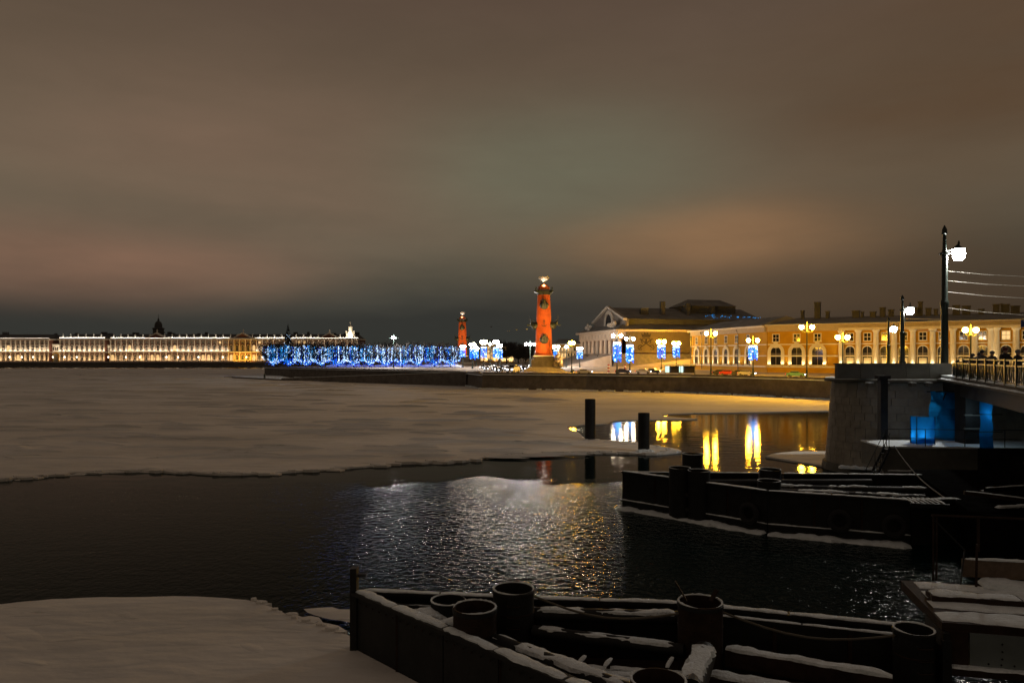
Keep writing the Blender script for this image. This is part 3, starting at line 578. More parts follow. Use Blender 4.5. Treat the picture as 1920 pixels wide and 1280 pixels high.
# skylight house on the ridge
MB().add([(34, -10, gp - 3), (62, -10, gp - 3), (62, 8, gp - 3), (34, 8, gp - 3), (34, -10, gp + .8), (62, -10, gp + .8), (62, 8, gp + .8), (34, 8, gp + .8), (40, -1, gp + 4.6), (58, -1, gp + 4.6)],
         [(0, 1, 5, 4), (1, 2, 6, 5), (2, 3, 7, 6), (3, 0, 4, 7)]).build('skylight_wall', M_dark, bt)
MB().add([(33.5, -10.6, gp + .8), (62.5, -10.6, gp + .8), (62.5, 8.6, gp + .8), (33.5, 8.6, gp + .8), (40, -1, gp + 4.6), (58, -1, gp + 4.6)], [(0, 1, 5, 4), (2, 3, 4, 5), (1, 2, 5), (3, 0, 4), (3, 2, 1, 0)]).build('skylight_roof', M_roof, bt)
b = MB()
for i in range(70): b.octa((random.uniform(47, 74), -gy + 1.6 + random.uniform(-.6, 6), 0), .2)
vv = [];  # light string along the edge of the upper roof
for k in range(34): vv.append(k)
b = MB()
for k in range(46): xx = random.uniform(0, 1) ** 1.5; b.octa((40 + xx * 34, -gy + 4 - random.uniform(0, .6), gz + 1.0 + random.uniform(-.2, 1.5) * (1 - xx) + random.uniform(0, .5)), random.uniform(.1, .22))
b.build('roof_light_string', E_bc, bt)
# printed netting along the river side
nx0, nx1, nz0, nz1 = x0 + 3.5, x1 - 6, zb(10.2), zb(18.3)
MB().box((nx0 + nx1) / 2, y0 - 1.2, (nz0 + nz1) / 2, nx1 - nx0, .12, nz1 - nz0).build('netting', M_net, bt)
em = MB(); ex, ez = nx0 + 10, (nz0 + nz1) / 2
em.yprism([(ex - 2, ez + 2.4), (ex + 2, ez + 2.4), (ex + 2.5, ez + 4.2), (ex + 1.4, ez + 3.7), (ex + .7, ez + 4.9), (ex, ez + 4.0), (ex - .7, ez + 4.9), (ex - 1.4, ez + 3.7), (ex - 2.5, ez + 4.2)], -.03, 0)
for s in (-1, 1):
    em.bar((ex - s * 3.2, -.02, ez - 2.6), (ex + s * 3.2, -.02, ez + 1.7), .05, .5)
    em.tube([(ex + s * (1.0 + 1.3 * math.cos(a)), -.02, ez + .6 + 1.3 * math.sin(a)) for a in [k * .5 for k in range(-2, 9)]], .22, 6)
    em.tube([(ex + s * (2.9 + 1.1 * math.cos(a)), -.02, ez - 2.3 + 1.1 * math.sin(a)) for a in [k * .5 for k in range(-5, 6)]], .22, 6)
em.build('printed_emblem', M_ink, bt, (0, y0 - 1.3, 0))
for k, (w, tx) in enumerate(((1.0, 'Зд'), (.8, ''), (.8, ''))):
    if tx:
        fc = bpy.data.curves.new('printed_letters', 'FONT'); fc.body = tx; fc.size = 3.2; fc.extrude = .02; fc.materials.append(M_ink)
        fo = bpy.data.objects.new('printed_letters', fc); COL.objects.link(fo); fo.parent = bt; fo.location = (ex + 5.6, y0 - 1.3, ez + .2); fo.rotation_euler = (R(90), 0, 0); bpy.context.view_layer.update(); fm_ = bpy.data.meshes.new_from_object(fo); fo2 = place('printed_letters', fm_, bt, fo.location); fo2.rotation_euler = (R(90), 0, 0); bpy.data.objects.remove(fo)
    else:
        MB().box(ex + 7.0 + k * .2, y0 - 1.3, ez - .2 - 1.7 * k + .6, 3.6, .04, .55).build('printed_line', M_ink, bt)
# lit snow slope of the temple stairs
MB().prism([(x0 - 26, y0 - 2), (x0 - 4, y0 - 6), (x1 * .6, y0 - 6), (x1 * .6, y0 - 4), (x0 - 4, y1 - 6), (x0 - 20, y1 - 6)], 0, .3, None).build('stair_landing', M_land, bt)
MB().add([(x0 - 24, y0 + 3, .3), (x0 - 4.2, y0 - 3, .3), (x0 - 4.2, y1 - 5, .3), (x0 - 20, y1 - 5, .3), (x0 - 4.2, y0 - 3, zb(9.4)), (x0 - 4.2, y1 - 5, zb(9.4))], [(0, 1, 4), (0, 4, 5, 3), (2, 3, 5), (1, 2, 5, 4), (0, 3, 2, 1)]).build('snow_ramp', M_land, bt)
MB().add([(x0 + 2, y0 - 4.2, .1), (x1 * .5, y0 - 14, .1), (x1 * .5, y0 - 4.2, .1), (x1 * .5, y0 - 14, zb(9.0)), (x1 * .5, y0 - 4.2, zb(9.0))], [(0, 1, 3), (0, 3, 4), (0, 4, 2), (1, 2, 4, 3)]).build('snow_ramp', M_land, bt)
for k, yy in enumerate((-16, -3, 10, 22)):
    fx = MB().box(x0 - 7.5, yy * Q, zb(9.8) * .8 + .2, .5, .5, .4).build('floodlight', M_iron, bt); lamp('SPOT', bt, (x0 - 7.5, yy * Q, zb(9.8) * .8 + .6), 2300, (1, .62, .36), .3, aim=(x0 + 1, yy * Q, zb(15)), spot=110, blend=.8)

# ---------------------------------------------------------------- yellow warehouse with colonnade
WA, WB, WC = (67.3, 277), (78.5, 227), (132.9, 192)
EZ = 18.0 - Zg                                                     # eave above ground
wt, wl = facade_root('yellow_warehouse', 'long low yellow warehouse with white columns along the quay', 'building', WB, WC, Zg); wl += 40
dW = (Vector(WC) - Vector(WB)).normalized()
def wz(py, Y): return HC + (YH - py) * Y / K - Zg
zs1, zs2, zbse = wz(644.5, 215), wz(667, 215), wz(688, 215)         # string courses, base ledge
xcol = on_line(1574, WB, WC)[0]
dp = 26
wp = MB().box(wl / 2, dp / 2, EZ / 2, wl, dp, EZ).build('wall', M_ochre, wt)
for nm, z, h, pr in (('string_course', zs1, .35, .18), ('string_course', zs2, .4, .2), ('base_ledge', zbse, .5, .45)): MB().box(wl / 2, -pr / 2, z, wl, pr, h).build(nm, M_white, wt)
MB().box(wl / 2, -.35, EZ - .85, wl, .7, 1.5).build('frieze', M_cream, wt); MB().box(wl / 2 - .2, -.75, EZ + .1, wl + 1, 1.6, .5).build('cornice', M_cream, wt)
MB().box(wl / 2, -.75, EZ + .42, wl + .8, 1.5, .12).build('cornice_snow', M_snow, wt)
MB().add([(-1, -1.2, EZ + .4), (wl + 1, -1.2, EZ + .4), (wl + 1, dp, EZ + .4), (-1, dp, EZ + .4), (6, dp / 2, EZ + 3.0), (wl - 4, dp / 2, EZ + 3.0)], [(0, 1, 5, 4), (2, 3, 4, 5), (1, 2, 5), (3, 0, 4)]).build('roof', M_roof, wt)
def uplight(parent, loc, e=160, aim=(0, .12, 1), col=(1, .72, .30), spot=120):
    o = MB().box(0, 0, -.08, .3, .3, .2).build('uplight', M_iron, parent, loc); c_ = Vector(loc) + Vector((0, 0, .08)); lamp('SPOT', parent, c_, e, col, .1, aim=c_ + Vector(aim), spot=spot, blend=.6); return o
for px in (1455, 1494, 1533):
    s, p = on_line(px, WB, WC)
    window(wt, (s, 0, zbse + .55), 3.0, zs2 - zbse + 2.2, True, .95, .35, key=True); window(wt, (s, 0, zs1 + .9), 1.7, 2.1, False, .25, .15)
    for q in (-1.5, 1.5): uplight(wt, (s + q * 1.3, -.8, zbse + .4), 230)
cols = [1578, 1610, 1643, 1677, 1712, 1749, 1787, 1827, 1858, 1868, 1905, 1945]
cm = column_mesh(.78, EZ - 1.6 - zbse - .25); cm.materials.append(M_white)
prev = None
for i, px in enumerate(cols):
    s, p = on_line(px, WB, WC); place('column', cm, wt, (s, -.75, zbse + .25)); uplight(wt, (s, -2.1, zbse + .3), 950, (0, .26, 1), (1, .78, .42), 70)
    if prev and s - prev > 2.5:
        mth = (s + prev) / 2; window(wt, (mth, 0, zbse + .55), 2.4, zs2 - zbse + 2.2, True, .25, .3); window(wt, (mth, 0, zs1 + .9), 1.7, 2.1, False, .2, .15, lit=(px == 1905)); MB().box(mth, -.12, zbse + 1.7, 1.9, .08, 2.0).build('blind', M_white, wt)
        uplight(wt, (mth, -1.0, zbse + .3), 170)
    prev = s
MB().box(xcol + (wl - xcol) / 2, -.9, EZ - 1.25, wl - xcol, 1.8, .7).build('entablature', M_white, wt)
for px, yt, w in ((1505, 583, .9), (1533, 567, 1.7), (1552, 584, 1.0), (1605, 583, 2.0), (1617, 585, .7), (1637, 585, 1.6), (1655, 577, 1.5), (1671, 581, 1.4), (1726, 566, 1.1), (1722, 577, 1.6), (1741, 578, 1.4), (1755, 580, 1.0),
                  (1793, 573, 1.8), (1812, 574, 2.0), (1840, 580, 1.4), (1868, 571, 1.6), (1878, 570, .5), (1886, 571, 1.7), (1900, 574, 1.2), (1908, 574, 1.0)):
    s, p = on_line(px, (WB[0] + dW.y * -11, WB[1] + dW.x * 11), (WC[0] + dW.y * -11, WC[1] + dW.x * 11))
    zt = HC + (YH - yt) * p.y / K - Zg; zb0 = EZ + 1.8
    b = MB(); b.box(s, 11, (zt + zb0) / 2, w, 1.3, zt - zb0); b.box(s, 11, zt, w + .3, 1.6, .25); b.build('chimney', M_dark, wt)
# rounded corner wing running away from the river
vt, vl = facade_root('warehouse_wing', 'narrow windowed end wing of the yellow warehouse beside the temple netting', 'building', WA, WB, Zg)
MB().box(vl / 2 - .2, 9, EZ / 2 - .01, vl - .5, 18, EZ - .02).build('wall', M_ochre, vt)
for nm, z, h, pr in (('string_course', zs1, .35, .18), ('string_course', zs2, .4, .2), ('base_ledge', zbse, .5, .45)): MB().box(vl / 2 - .3, -pr / 2, z, vl - .7, pr, h).build(nm, M_white, vt)
MB().box(vl / 2 - .3, -.35, EZ - .85, vl - .7, .7, 1.5).build('frieze', M_cream, vt); MB().box(vl / 2 - .6, -.75, EZ + .1, vl, 1.6, .5).build('cornice', M_white, vt)
MB().add([(-1, -1.2, EZ + .4), (vl - 2, -1.2, EZ + .4), (vl - 2, 18, EZ + .4), (-1, 18, EZ + .4), (5, 9, EZ + 3.5), (vl - 4, 9, EZ + 3.6)], [(0, 1, 5, 4), (2, 3, 4, 5), (1, 2, 5), (3, 0, 4)]).build('roof', M_roof, vt)
for i, px in enumerate((1307, 1325, 1343, 1362, 1382, 1404)):
    s, p = on_line(px, WA, WB)
    window(vt, (s, 0, zbse + .55), 2.6, zs2 - zbse + 2.0, True, .8, .35, key=True); window(vt, (s - .3, 0, zs1 + .9), 1.5, 2.3, False, .2, .12)
    uplight(vt, (s - 2, -.9, zbse + .4), 230); uplight(vt, (s + 2, -.9, zbse + .4), 230)
for px in (1297.5, 1318, 1386): 
    s, p = on_line(px, WA, WB); b = MB(); b.tube([(s, -.45, .3), (s, -.45, EZ - 1.8), (s - .2, -1.0, EZ - .4)], .12, 6); b.build('downpipe', M_iron, vt)

# ---------------------------------------------------------------- background buildings behind the square
def block(name, label, px0, px1, Y, y_top, rows, bays, wm, floods=True, lit=.35, roof_h=3.0, e=60, colr=(1, .66, .28)):
    A, B = P(px0, 690, Y), P(px1, 690, Y); t, ln = facade_root(name, label, 'building', A, B, Zg); h = HC + (YH - y_top) * Y / K - Zg
    MB().box(ln / 2, 8, h / 2, ln, 16, h).build('wall', wm, t); MB().box(ln / 2, 7.6, h + .3, ln + 1, 17.4, .8).build('cornice', M_white, t); gable_roof(t, 0, ln, 0, 16, h + .7, roof_h, M_roof, 0)
    for r_ in range(rows):
        for k in range(bays): window(t, (ln * (k + .5) / bays, 0, 1.2 + (h - 1.5) * r_ / rows), min(1.9, ln / bays * .5), (h - 1.5) / rows * .55, False, .3, lit=random.random() < lit)
    for r_ in range(1, rows): MB().box(ln / 2, -.15, .6 + (h - 1.5) * r_ / rows, ln, .3, .35).build('string_course', M_white, t)
    if floods:
        for k in range(max(2, int(ln / 9))): uplight(t, (ln * (k + .5) / max(2, int(ln / 9)), -3, .4), e * h, (0, .5, 1), colr)
    return t
block('domed_hall', 'yellow lit hall with stepped bands behind the garlanded lamps left of the near red column', 900, 938, 590, 645, 4, 6, M_ochre, lit=.6, e=230)
block('town_house', 'orange lit house with rows of bright windows left of the near red column', 939, 963, 560, 652, 4, 6, M_ochre, lit=.7, e=200)
block('grey_house', 'dim grey house just left of the near red column', 964, 1004, 540, 655, 4, 8, M_stone, floods=False, lit=.3)
block('columned_house', 'golden lit building between the near red column and the temple', 1040, 1092, 470, 646, 3, 9, M_ochre, lit=.4, e=150)
block('low_brick_house', 'dark house with lit windows behind the blue trees near the distant red column', 838, 862, 600, 656, 3, 5, M_lampbrown, lit=.5, e=120)

# ---------------------------------------------------------------- lamps
def garland(parent, z0, z1, r):
    n = 13; b = [MB(), MB(), MB()]; h = z1 - z0
    for k in range(n):
        a = 2 * math.pi * k / n; x, y = r * math.cos(a), r * math.sin(a); zz = z1 - h * .12
        while zz > z0 + abs(math.sin(a * 1.5)) * h * .12:
            q = random.random(); b[0 if q < .12 else (1 if q < .66 else 2)].octa((x * random.uniform(.9, 1.02), y * random.uniform(.9, 1.02), zz), .21 + .04 * (q < .12)); zz -= .34
    w = MB().lathe([(r * 1.0, z1 - h * .14), (r * 1.06, z1 - h * .06), (r * .95, z1)], 14, caps=False)
    w.build('garland_rim', E_bw, parent); c_ = MB().lathe([(r * .3, z0 + h * .25), (r * .55, z0 + h * .4), (r * .62, z1 - h * .12)], 10, caps=False); 
    for bb, m_ in zip(b, (E_bw, E_bb, E_bc)): tag(bb.build('garland_bulbs', m_, parent), kind='stuff')
def quay_lamp(label, px, yg, Y, gar=None, big=.5, arm=1.1, m=None, group='globe street lamps on the quay', sc=1.0):
    t = thing('quay_lamp', label, 'street lamp', ((px - 960) * Y / K, Y, Zg), R(random.uniform(-12, 12)), group)
    h = HC + (YH - yg) * Y / K - Zg
    MB().lathe([(.42, 0), (.42, .5), (.28, .8), (.2, 1.6), (.24, 1.7), (.15, 2.2), (.12, h - 1.0), (.2, h - .9), (.12, h - .6), (.09, h + .9), (.16, h + 1.0), (.03, h + 1.5)], 8).build('post', M_iron, t, smooth=True)
    b = MB()
    for s in (-1, 1): b.tube([(0, 0, h - .9), (s * arm * .5, 0, h - 1.15), (s * arm, 0, h - .85), (s * arm, 0, h - big * .9)], .07, 6)
    b.build('bracket', M_iron, t)
    for s in (-1, 1):
        g = MB().sphere((0, 0, 0), big, 10, 6).build('globe', m or E_amber, t, (s * arm, 0, h), smooth=True)
        MB().lathe([(big * .5, big * .86), (big * .3, big * 1.1), (.04, big * 1.35)], 8).build('cap', M_iron, g)
    if gar:
        z1, z0 = HC + (YH - gar[0]) * Y / K - Zg, HC + (YH - gar[1]) * Y / K - Zg; garland(t, z0, min(z1, h - 1.3), 1.05 * sc)
        lamp('POINT', t, (0, -1.5, (z0 + z1) / 2), 250, (.1, .4, 1), .8)
    return t
quay_lamp('tall two-globe lamp with blue garland left of the temple netting', 1157, 629, 206, (641, 679), m=E_cream)
quay_lamp('second two-globe lamp with blue garland beside the netting emblem', 1181, 635, 224, (646, 681), m=E_cream)
quay_lamp('two-globe lamp with blue garland in the middle of the temple netting', 1240, 640.5, 290, (647, 673), .8, sc=1.4)
quay_lamp('two-globe lamp with blue garland nearest the warehouse wing', 1268, 643.5, 330, (649, 671), .8, sc=1.4)
quay_lamp('two-globe lamp before the narrow windows of the warehouse wing', 1333, 625, 182)
quay_lamp('two-globe lamp with blue garland at the rounded corner of the warehouse', 1412, 638, 186, (645, 676), sc=.95)
quay_lamp('tallest two-globe lamp before the arched warehouse windows', 1513, 613, 158)
quay_lamp('two-globe lamp at the left end of the white colonnade', 1580, 632, 156)
quay_lamp('two-globe lamp above the bridge railing before the white colonnade', 1820, 618.5, 140)
quay_lamp('single lamp by the snow slope left of the temple columns', 1072, 643, 225, None, .5, .5)
quay_lamp('garlanded lamp right beside the shaft of the near red column', 1043, 650, 300, (654, 671), .6, .8, m=E_cream)
quay_lamp('garlanded lamp below the left edge of the temple columns', 1087, 653, 330, (657, 673), .6, .8, sc=1.2, m=E_cream)
quay_lamp('garlanded lamp right below the distant red column', 868, 649, 330, (653, 670), .55, .7, m=E_cream)
quay_lamp('garlanded lamp just right of the distant red column', 886, 646, 300, (652, 674), .7, .6, m=E_cream)
quay_lamp('short garlanded lamp between two taller ones right of the distant red column', 893, 652, 360, (656, 672), .6, .6, m=E_cream)
quay_lamp('brightest garlanded lamp before the stepped yellow hall', 907, 641, 280, (650, 672), .8, .6, m=E_cream)
quay_lamp('garlanded lamp before the right end of the stepped yellow hall', 930, 641, 290, (651, 672), .7, .5, m=E_cream)
quay_lamp('garlanded lamp left of the orange lit house', 937, 648, 300, (655, 673), .6, .5, m=E_cream)
def mast(label, px, py, Y, m, r, n=1, spread=2.2):
    t = thing('floodlight_mast', label, 'floodlight', ((px - 960) * Y / K, Y, Zg)); h = HC + (YH - py) * Y / K - Zg
    MB().lathe([(.35, 0), (.2, 2), (.12, h + 1.5)], 8).build('post', M_iron, t)
    b = MB(); b.bar((-spread, 0, h - .2), (spread, 0, h - .2), .18); b.build('crossarm', M_iron, t)
    for k in range(n): MB().sphere((0, 0, 0), r, 10, 6, .7).build('lamp_head', m, t, ((k - (n - 1) / 2) * spread * 1.3, -.3, h), smooth=True)
mast('lone white floodlight on a tall mast above the blue trees', 738, 633, 322, E_flood, .8)
mast('white three-headed floodlight mast left of the near red column', 994, 645, 300, E_flood, .62, 3, 1.2)
mast('warm floodlight mast between the garlanded lamps and the stepped yellow hall', 919, 645, 330, E_floodw, .7)
mast('warm floodlight mast beside the golden building right of the near red column', 1062, 650, 330, E_floodw, .7)

# ---------------------------------------------------------------- light-strung lime trees along the promenade
def tree_parts(seed):
    rn = random.Random(seed)
    tr = MB(); tr.tube([(0, 0, 0), (.05, 0, 1.2), (0, .1, 2.6)], [.34, .26, .22], 8)
    cw = MB(); tips = []
    for k in range(11):
        a = 2 * math.pi * k / 11 + rn.uniform(-.2, .2); e = rn.uniform(2.6, 5.2)
        pts = [(0, 0, 2.0), (math.cos(a) * e * .45, math.sin(a) * e * .45, 2.9), (math.cos(a) * e * .85, math.sin(a) * e * .85, 4.6), (math.cos(a) * e, math.sin(a) * e, 8.2 + rn.uniform(-1, 1.2))]
        tr.tube(pts, [.16, .12, .09, .04], 5)
        for j in range(46):
            t_ = rn.uniform(.25, 1); q = t_ * 3; i = min(2, int(q)); f = q - i; p = Vector(pts[i]).lerp(Vector(pts[i + 1]), f)
            d = Vector((rn.gauss(0, 1), rn.gauss(0, 1), rn.uniform(.2, 1.6))).normalized(); ln = rn.uniform(.9, 2.6); m_ = p + d * ln * .6; t2 = p + d * ln + Vector((0, 0, rn.uniform(.1, .9)))
            if t2.z > 10.8: t2.z = 10.8
            cw.tube([p, m_, t2], [.09, .08, .05], 3, False)
            for _ in range(3):
                d2 = (d + Vector((rn.gauss(0, .8), rn.gauss(0, .8), rn.uniform(-.2, .9)))).normalized() * rn.uniform(.6, 1.5); cw.tube([m_, m_ + d2], [.08, .05], 3, False)
    strands = []
    for k in range(28):
        a = 2 * math.pi * k / 28 + rn.uniform(-.15, .15); e = rn.choice((1.2, 2.4, 3.3, 4.2, 4.6)) * rn.uniform(.9, 1.1); top = rn.uniform(7.6, 9.6)
        path = [Vector((0, 0, rn.uniform(.8, 2.6))), Vector((math.cos(a) * e * .55, math.sin(a) * e * .55, 1.3 + rn.uniform(.0, .35) * e)), Vector((math.cos(a) * e * .93, math.sin(a) * e * .93, 3.4)), Vector((math.cos(a) * e * 1.02, math.sin(a) * e, top * .75)), Vector((math.cos(a) * e * .97, math.sin(a) * e * .95, top))]
        w = MB(); bulbs = MB(); n = 22
        w.tube(path, .03, 3)
        for i in range(n):
            q = i / (n - 1) * 4; j = min(3, int(q)); p = path[j].lerp(path[j + 1], q - j) + Vector((rn.gauss(0, .12), rn.gauss(0, .12), rn.gauss(0, .08))); (bulbs.octa(p, rn.choice((.1, .13, .17, .22))) if q > 1.7 or rn.random() < .22 else None)
        strands.append((bulbs, rn.choice((0, 0, 0, 1, 1, 2, 2, 2))))
    low = MB()
    for k in range(60):
        a = rn.uniform(0, 6.28); e = rn.uniform(.3, 4.4); low.octa((math.cos(a) * e, math.sin(a) * e, rn.uniform(.5, 2.5) + (e * .25)), rn.uniform(.1, .2))
    dots = [MB(), MB(), MB()]
    for k in range(190):
        a = rn.uniform(0, 6.28); e = 4.5 * math.sqrt(rn.random()); z = rn.uniform(1.6 + .1 * e * e, 9.6 - .06 * e * e); dots[rn.choice((0, 0, 1, 1, 2))].octa((math.cos(a) * e, math.sin(a) * e, z), rn.choice((.09, .12, .16, .2)))
    return tr, cw, strands, low, dots
EM = (E_bw, E_bb, E_bc)
variants = []
for sd in (3, 11, 29):
    tr, cw, st, low, dots = tree_parts(sd); a = tr.mesh('trunk', True); a.materials.append(M_bark); b = cw.mesh('crown'); b.materials.append(M_bark); ss = []
    for bl, ci in st:
        m_ = bl.mesh('light_string'); m_.materials.append(EM[ci]); ss.append(m_)
    l2 = low.mesh('low_bulbs'); l2.materials.append(E_bb); dd = []
    for d_, e_ in zip(dots, EM):
        m_ = d_.mesh('crown_bulbs'); m_.materials.append(e_); dd.append(m_)
    variants.append((a, b, ss, l2, dd))
NT = 12
for i in range(NT):
    px = 512 + (845 - 512) * i / (NT - 1); Y = 334 - 3 * math.sin(math.pi * i / (NT - 1)); a, b, ss, l2, dd = variants[i % 3]
    t = thing('strung_tree', 'bare clipped tree strung with blue lights, %s from the left of the row' % ORD[i], 'tree', ((px - 960) * Y / K, Y, Zg), random.uniform(0, 6), 'bare trees strung with blue lights')
    t.scale = (1, 1, random.uniform(.94, 1.04))
    place('trunk', a, t); place('crown', b, t)
    for m_ in ss: tag(place('light_string', m_, t), kind='stuff')
    tag(place('low_bulbs', l2, t), kind='stuff')
    for m_ in dd: tag(place('crown_bulbs', m_, t), kind='stuff')
    lamp('POINT', t, (0, -2.5, 1.6), 130, (.04, .08, 1), 1.0)
A, B = P(600, 688, 327), P(862, 688, 327); floodbar('added low strip throwing blue light under the strung trees', A, B, Zg + .3, 42, (.03, .03, 1), tilt=(0, 1, .12))  # added bar, no such fixture known; turns the ground under the trees blue
sb = MB(); nb_ = 60; vs = []
for k in range(nb_ + 1):
    x = A.x + (B.x - A.x) * k / nb_; hb_ = random.uniform(.8, 1.4)
    for dy, dz in ((-1.6, -.1), (-.8, .6), (0, 1), (.8, .6), (1.6, -.1)): vs.append((x, 339 + dy * random.uniform(.85, 1.15), Zg + dz * hb_))
sb.add(vs, [(k * 5 + j, k * 5 + j + 1, k * 5 + j + 6, k * 5 + j + 5) for k in range(nb_) for j in range(4)]); tag(sb.build('added_snow_bank', M_snow, smooth=True), 'added low snow bank catching blue light behind the trunks of the lit trees', 'snow bank')  # bank added to catch the blue light of the bar
# darker bare trees behind and in the square
k = 0
for px, Y, s in ((520, 352, 1.1), (600, 350, 1.12), (680, 352, 1.1), (770, 348, 1.12), (818, 350, 1.1), (560, 360, 1.12), (640, 362, 1.12), (725, 362, 1.14), (845, 372, 1.1), (950, 500, 1.5), (972, 510, 1.35), (985, 505, 1.2)):
    t = thing('bare_tree', 'unlit bare tree, %s from the left among those behind the lit ones' % ORD[k] if px < 900 else 'dark bare tree before the grey house, %s of three' % ORD[k - 9], 'tree', ((px - 960) * Y / K, Y, Zg), random.uniform(0, 6), 'unlit bare trees'); t.scale = (s, s, s)
    place('trunk', variants[k % 3][0], t); place('crown', variants[k % 3][1], t); k += 1
# pointed spruce
t = thing('spruce_tree', 'dark pointed spruce rising above the blue lit trees', 'tree', ((540 - 960) * 344 / K, 344, Zg))
MB().lathe([(.4, 0), (.2, 12), (.03, 20)], 7).build('trunk', M_bark, t); b = MB()
for k in range(620):
    z = 1.5 + 18.3 * random.random() ** 1.3; rr = (20 - z) / 18.5 * 3.9 + .15; a = random.uniform(0, 6.28); p = Vector((math.cos(a) * rr * .2, math.sin(a) * rr * .2, z + rr * .25)); q = Vector((math.cos(a) * rr * random.uniform(.7, 1.05), math.sin(a) * rr * random.uniform(.7, 1.05), z)); sd = Vector((-math.sin(a), math.cos(a), 0)) * rr * .16
    b.add([p, q + sd, q + Vector((0, 0, -.3)), q - sd], [(0, 1, 2), (0, 2, 3)])
b.build('crown', mat('spruce_needles', (.012, .018, .012), .9), t)
b = MB()
for k in range(26): 
    z = random.uniform(3, 15); rr = (20 - z) / 18.5 * 3.7; a = random.uniform(3.3, 6.1); b.octa((math.cos(a) * rr, math.sin(a) * rr, z), .09)
b.build('bulbs', E_bw, t)

# ---------------------------------------------------------------- cars
def car_meshes():
    pr = [(-2.1, .35), (-2.15, .75), (-1.9, .95), (-1.1, 1.02), (-.55, 1.45), (.9, 1.47), (1.6, 1.05), (2.1, .98), (2.15, .4)]
    b = MB(); n = len(pr); vs = []
    for y, s in ((-.86, 1), (-.55, 1.0), (.55, 1.0), (.86, 1)):
        for x, z in pr: vs.append((x, y * (.82 if z > 1.2 and abs(y) > .8 else 1), z if abs(y) < .8 or z < 1.2 else z - .04))
    fs = [tuple(range(n)), tuple(range(4 * n - 1, 3 * n - 1, -1))]
    for r_ in range(3):
        for i in range(n): fs.append((r_ * n + i, r_ * n + (i + 1) % n, (r_ + 1) * n + (i + 1) % n, (r_ + 1) * n + i))
    b.add(vs, fs); body = b
    g = MB(); g.box(.2, -.80, 1.2, 1.9, .06, .3); g.box(.2, .80, 1.2, 1.9, .06, .3); g.add([(-1.12, -.6, 1.05), (-1.12, .6, 1.05), (-.6, .55, 1.44), (-.6, -.55, 1.44)], [(0, 1, 2, 3)])
    w = MB(); w.tube([(0, -.1, 0), (0, .1, 0)], .33, 12)
    hl = MB(); hl.box(0, 0, 0, .12, .36, .2)
    return body.mesh('body', True), g.mesh('windows'), w.mesh('wheel'), hl.mesh('headlight')
CB, CG, CWH, CH = car_meshes(); CG.materials.append(M_glass); CWH.materials.append(M_dark); CH.materials.append(E_head); CT = CH.copy(); CT.materials.clear(); CT.materials.append(E_tail)
paints = [mat('car_paint_' + n_, c_, .3, .2, var=.05) for n_, c_ in (('white', (.6, .6, .6)), ('dark', (.03, .03, .035)), ('silver', (.3, .3, .31)), ('teal', (.10, .25, .24)), ('red', (.3, .03, .02)))]
pn_ = ['white', 'black', 'silver', 'pale teal', 'red']
bodies = []
for p_ in paints:
    c_ = CB.copy(); c_.materials.append(p_); bodies.append(c_)
def car(label, px, Y, ci, rz, van=False):
    t = thing('van' if van else 'parked_car', label, 'van' if van else 'car', ((px - 960) * Y / K, Y, Zg), R(rz), 'vehicles on the quay road'); 
    if van: t.scale = (1.35, 1.2, 1.75)
    place('body', bodies[ci], t); place('windows', CG, t)
    for x in (-1.35, 1.35):
        for y in (-.78, .78): place('wheel', CWH, t, (x, y, .33))
    for y in (-.6, .6): place('headlight', CH, t, (-2.13, y, .72)); place('tail_light', CT, t, (2.13, y, .78))
car('white van with bright headlights on the quay left of the near red column', 962, 212, 0, 70, True)
for i, (px, Y, ci, rz) in enumerate(((915, 255, 1, 75), (928, 262, 2, 80), (941, 268, 1, 78), (952, 262, 0, 82), (971, 245, 2, 80), (982, 255, 1, 85), (925, 300, 0, 75), (948, 310, 2, 80), (975, 300, 1, 85), (905, 290, 2, 78), (989, 280, 0, 80), (935, 232, 1, 75))):
    car('%s car with lit headlights in the square, %s of twelve' % (pn_[ci], ORD[i]), px, Y, ci, rz)
for label, px, Y, ci, rz in (('black car parked before the narrow windows of the warehouse wing', 1352, 196, 1, 150), ('red car parked right of the lamp at the warehouse wing', 1366, 192, 4, 150), ('black car parked left of the garlanded corner lamp', 1388, 190, 1, 150),
                             ('silver car parked beside the garlanded corner lamp', 1400, 188, 2, 150), ('pale teal car parked below the arched warehouse windows', 1492, 176, 3, 150), ('white car parked at the foot of the snow slope', 1096, 205, 0, 165),
                             ('black car parked below the second garlanded lamp', 1168, 212, 1, 165), ('silver car parked below the temple netting emblem', 1206, 210, 2, 165), ('black car parked below the middle of the temple netting', 1224, 214, 1, 165)):
    car(label, px, Y, ci, rz)
for i, px in enumerate((1262, 1288)):                                # glazed kiosks
    Y = 205; t = thing('bus_shelter', 'small glazed shelter with lit panel, %s one on the quay' % ('left' if i == 0 else 'right'), 'bus shelter', ((px - 960) * Y / K, Y, Zg), R(-20), 'bus shelters on the quay')
    MB().box(0, 0, 2.5, 4.6, 1.8, .18).build('roof', M_iron, t); MB().box(0, 0, 2.66, 4.6, 1.8, .12).build('roof_snow', M_snow, t)
    for x in (-2.1, 2.1):
        for y in (-.8, .8): MB().box(x, y, 1.2, .1, .1, 2.4).build('post', M_iron, t)
    MB().box(.4, .8, 1.3, 3.2, .04, 1.9).build('pane', M_glass, t); MB().box(-1.5, -.6, 1.4, 1.1, .15, 1.7).build('lit_panel', emit('panel_light', (.7, 1, .9), 1.2, False), t)
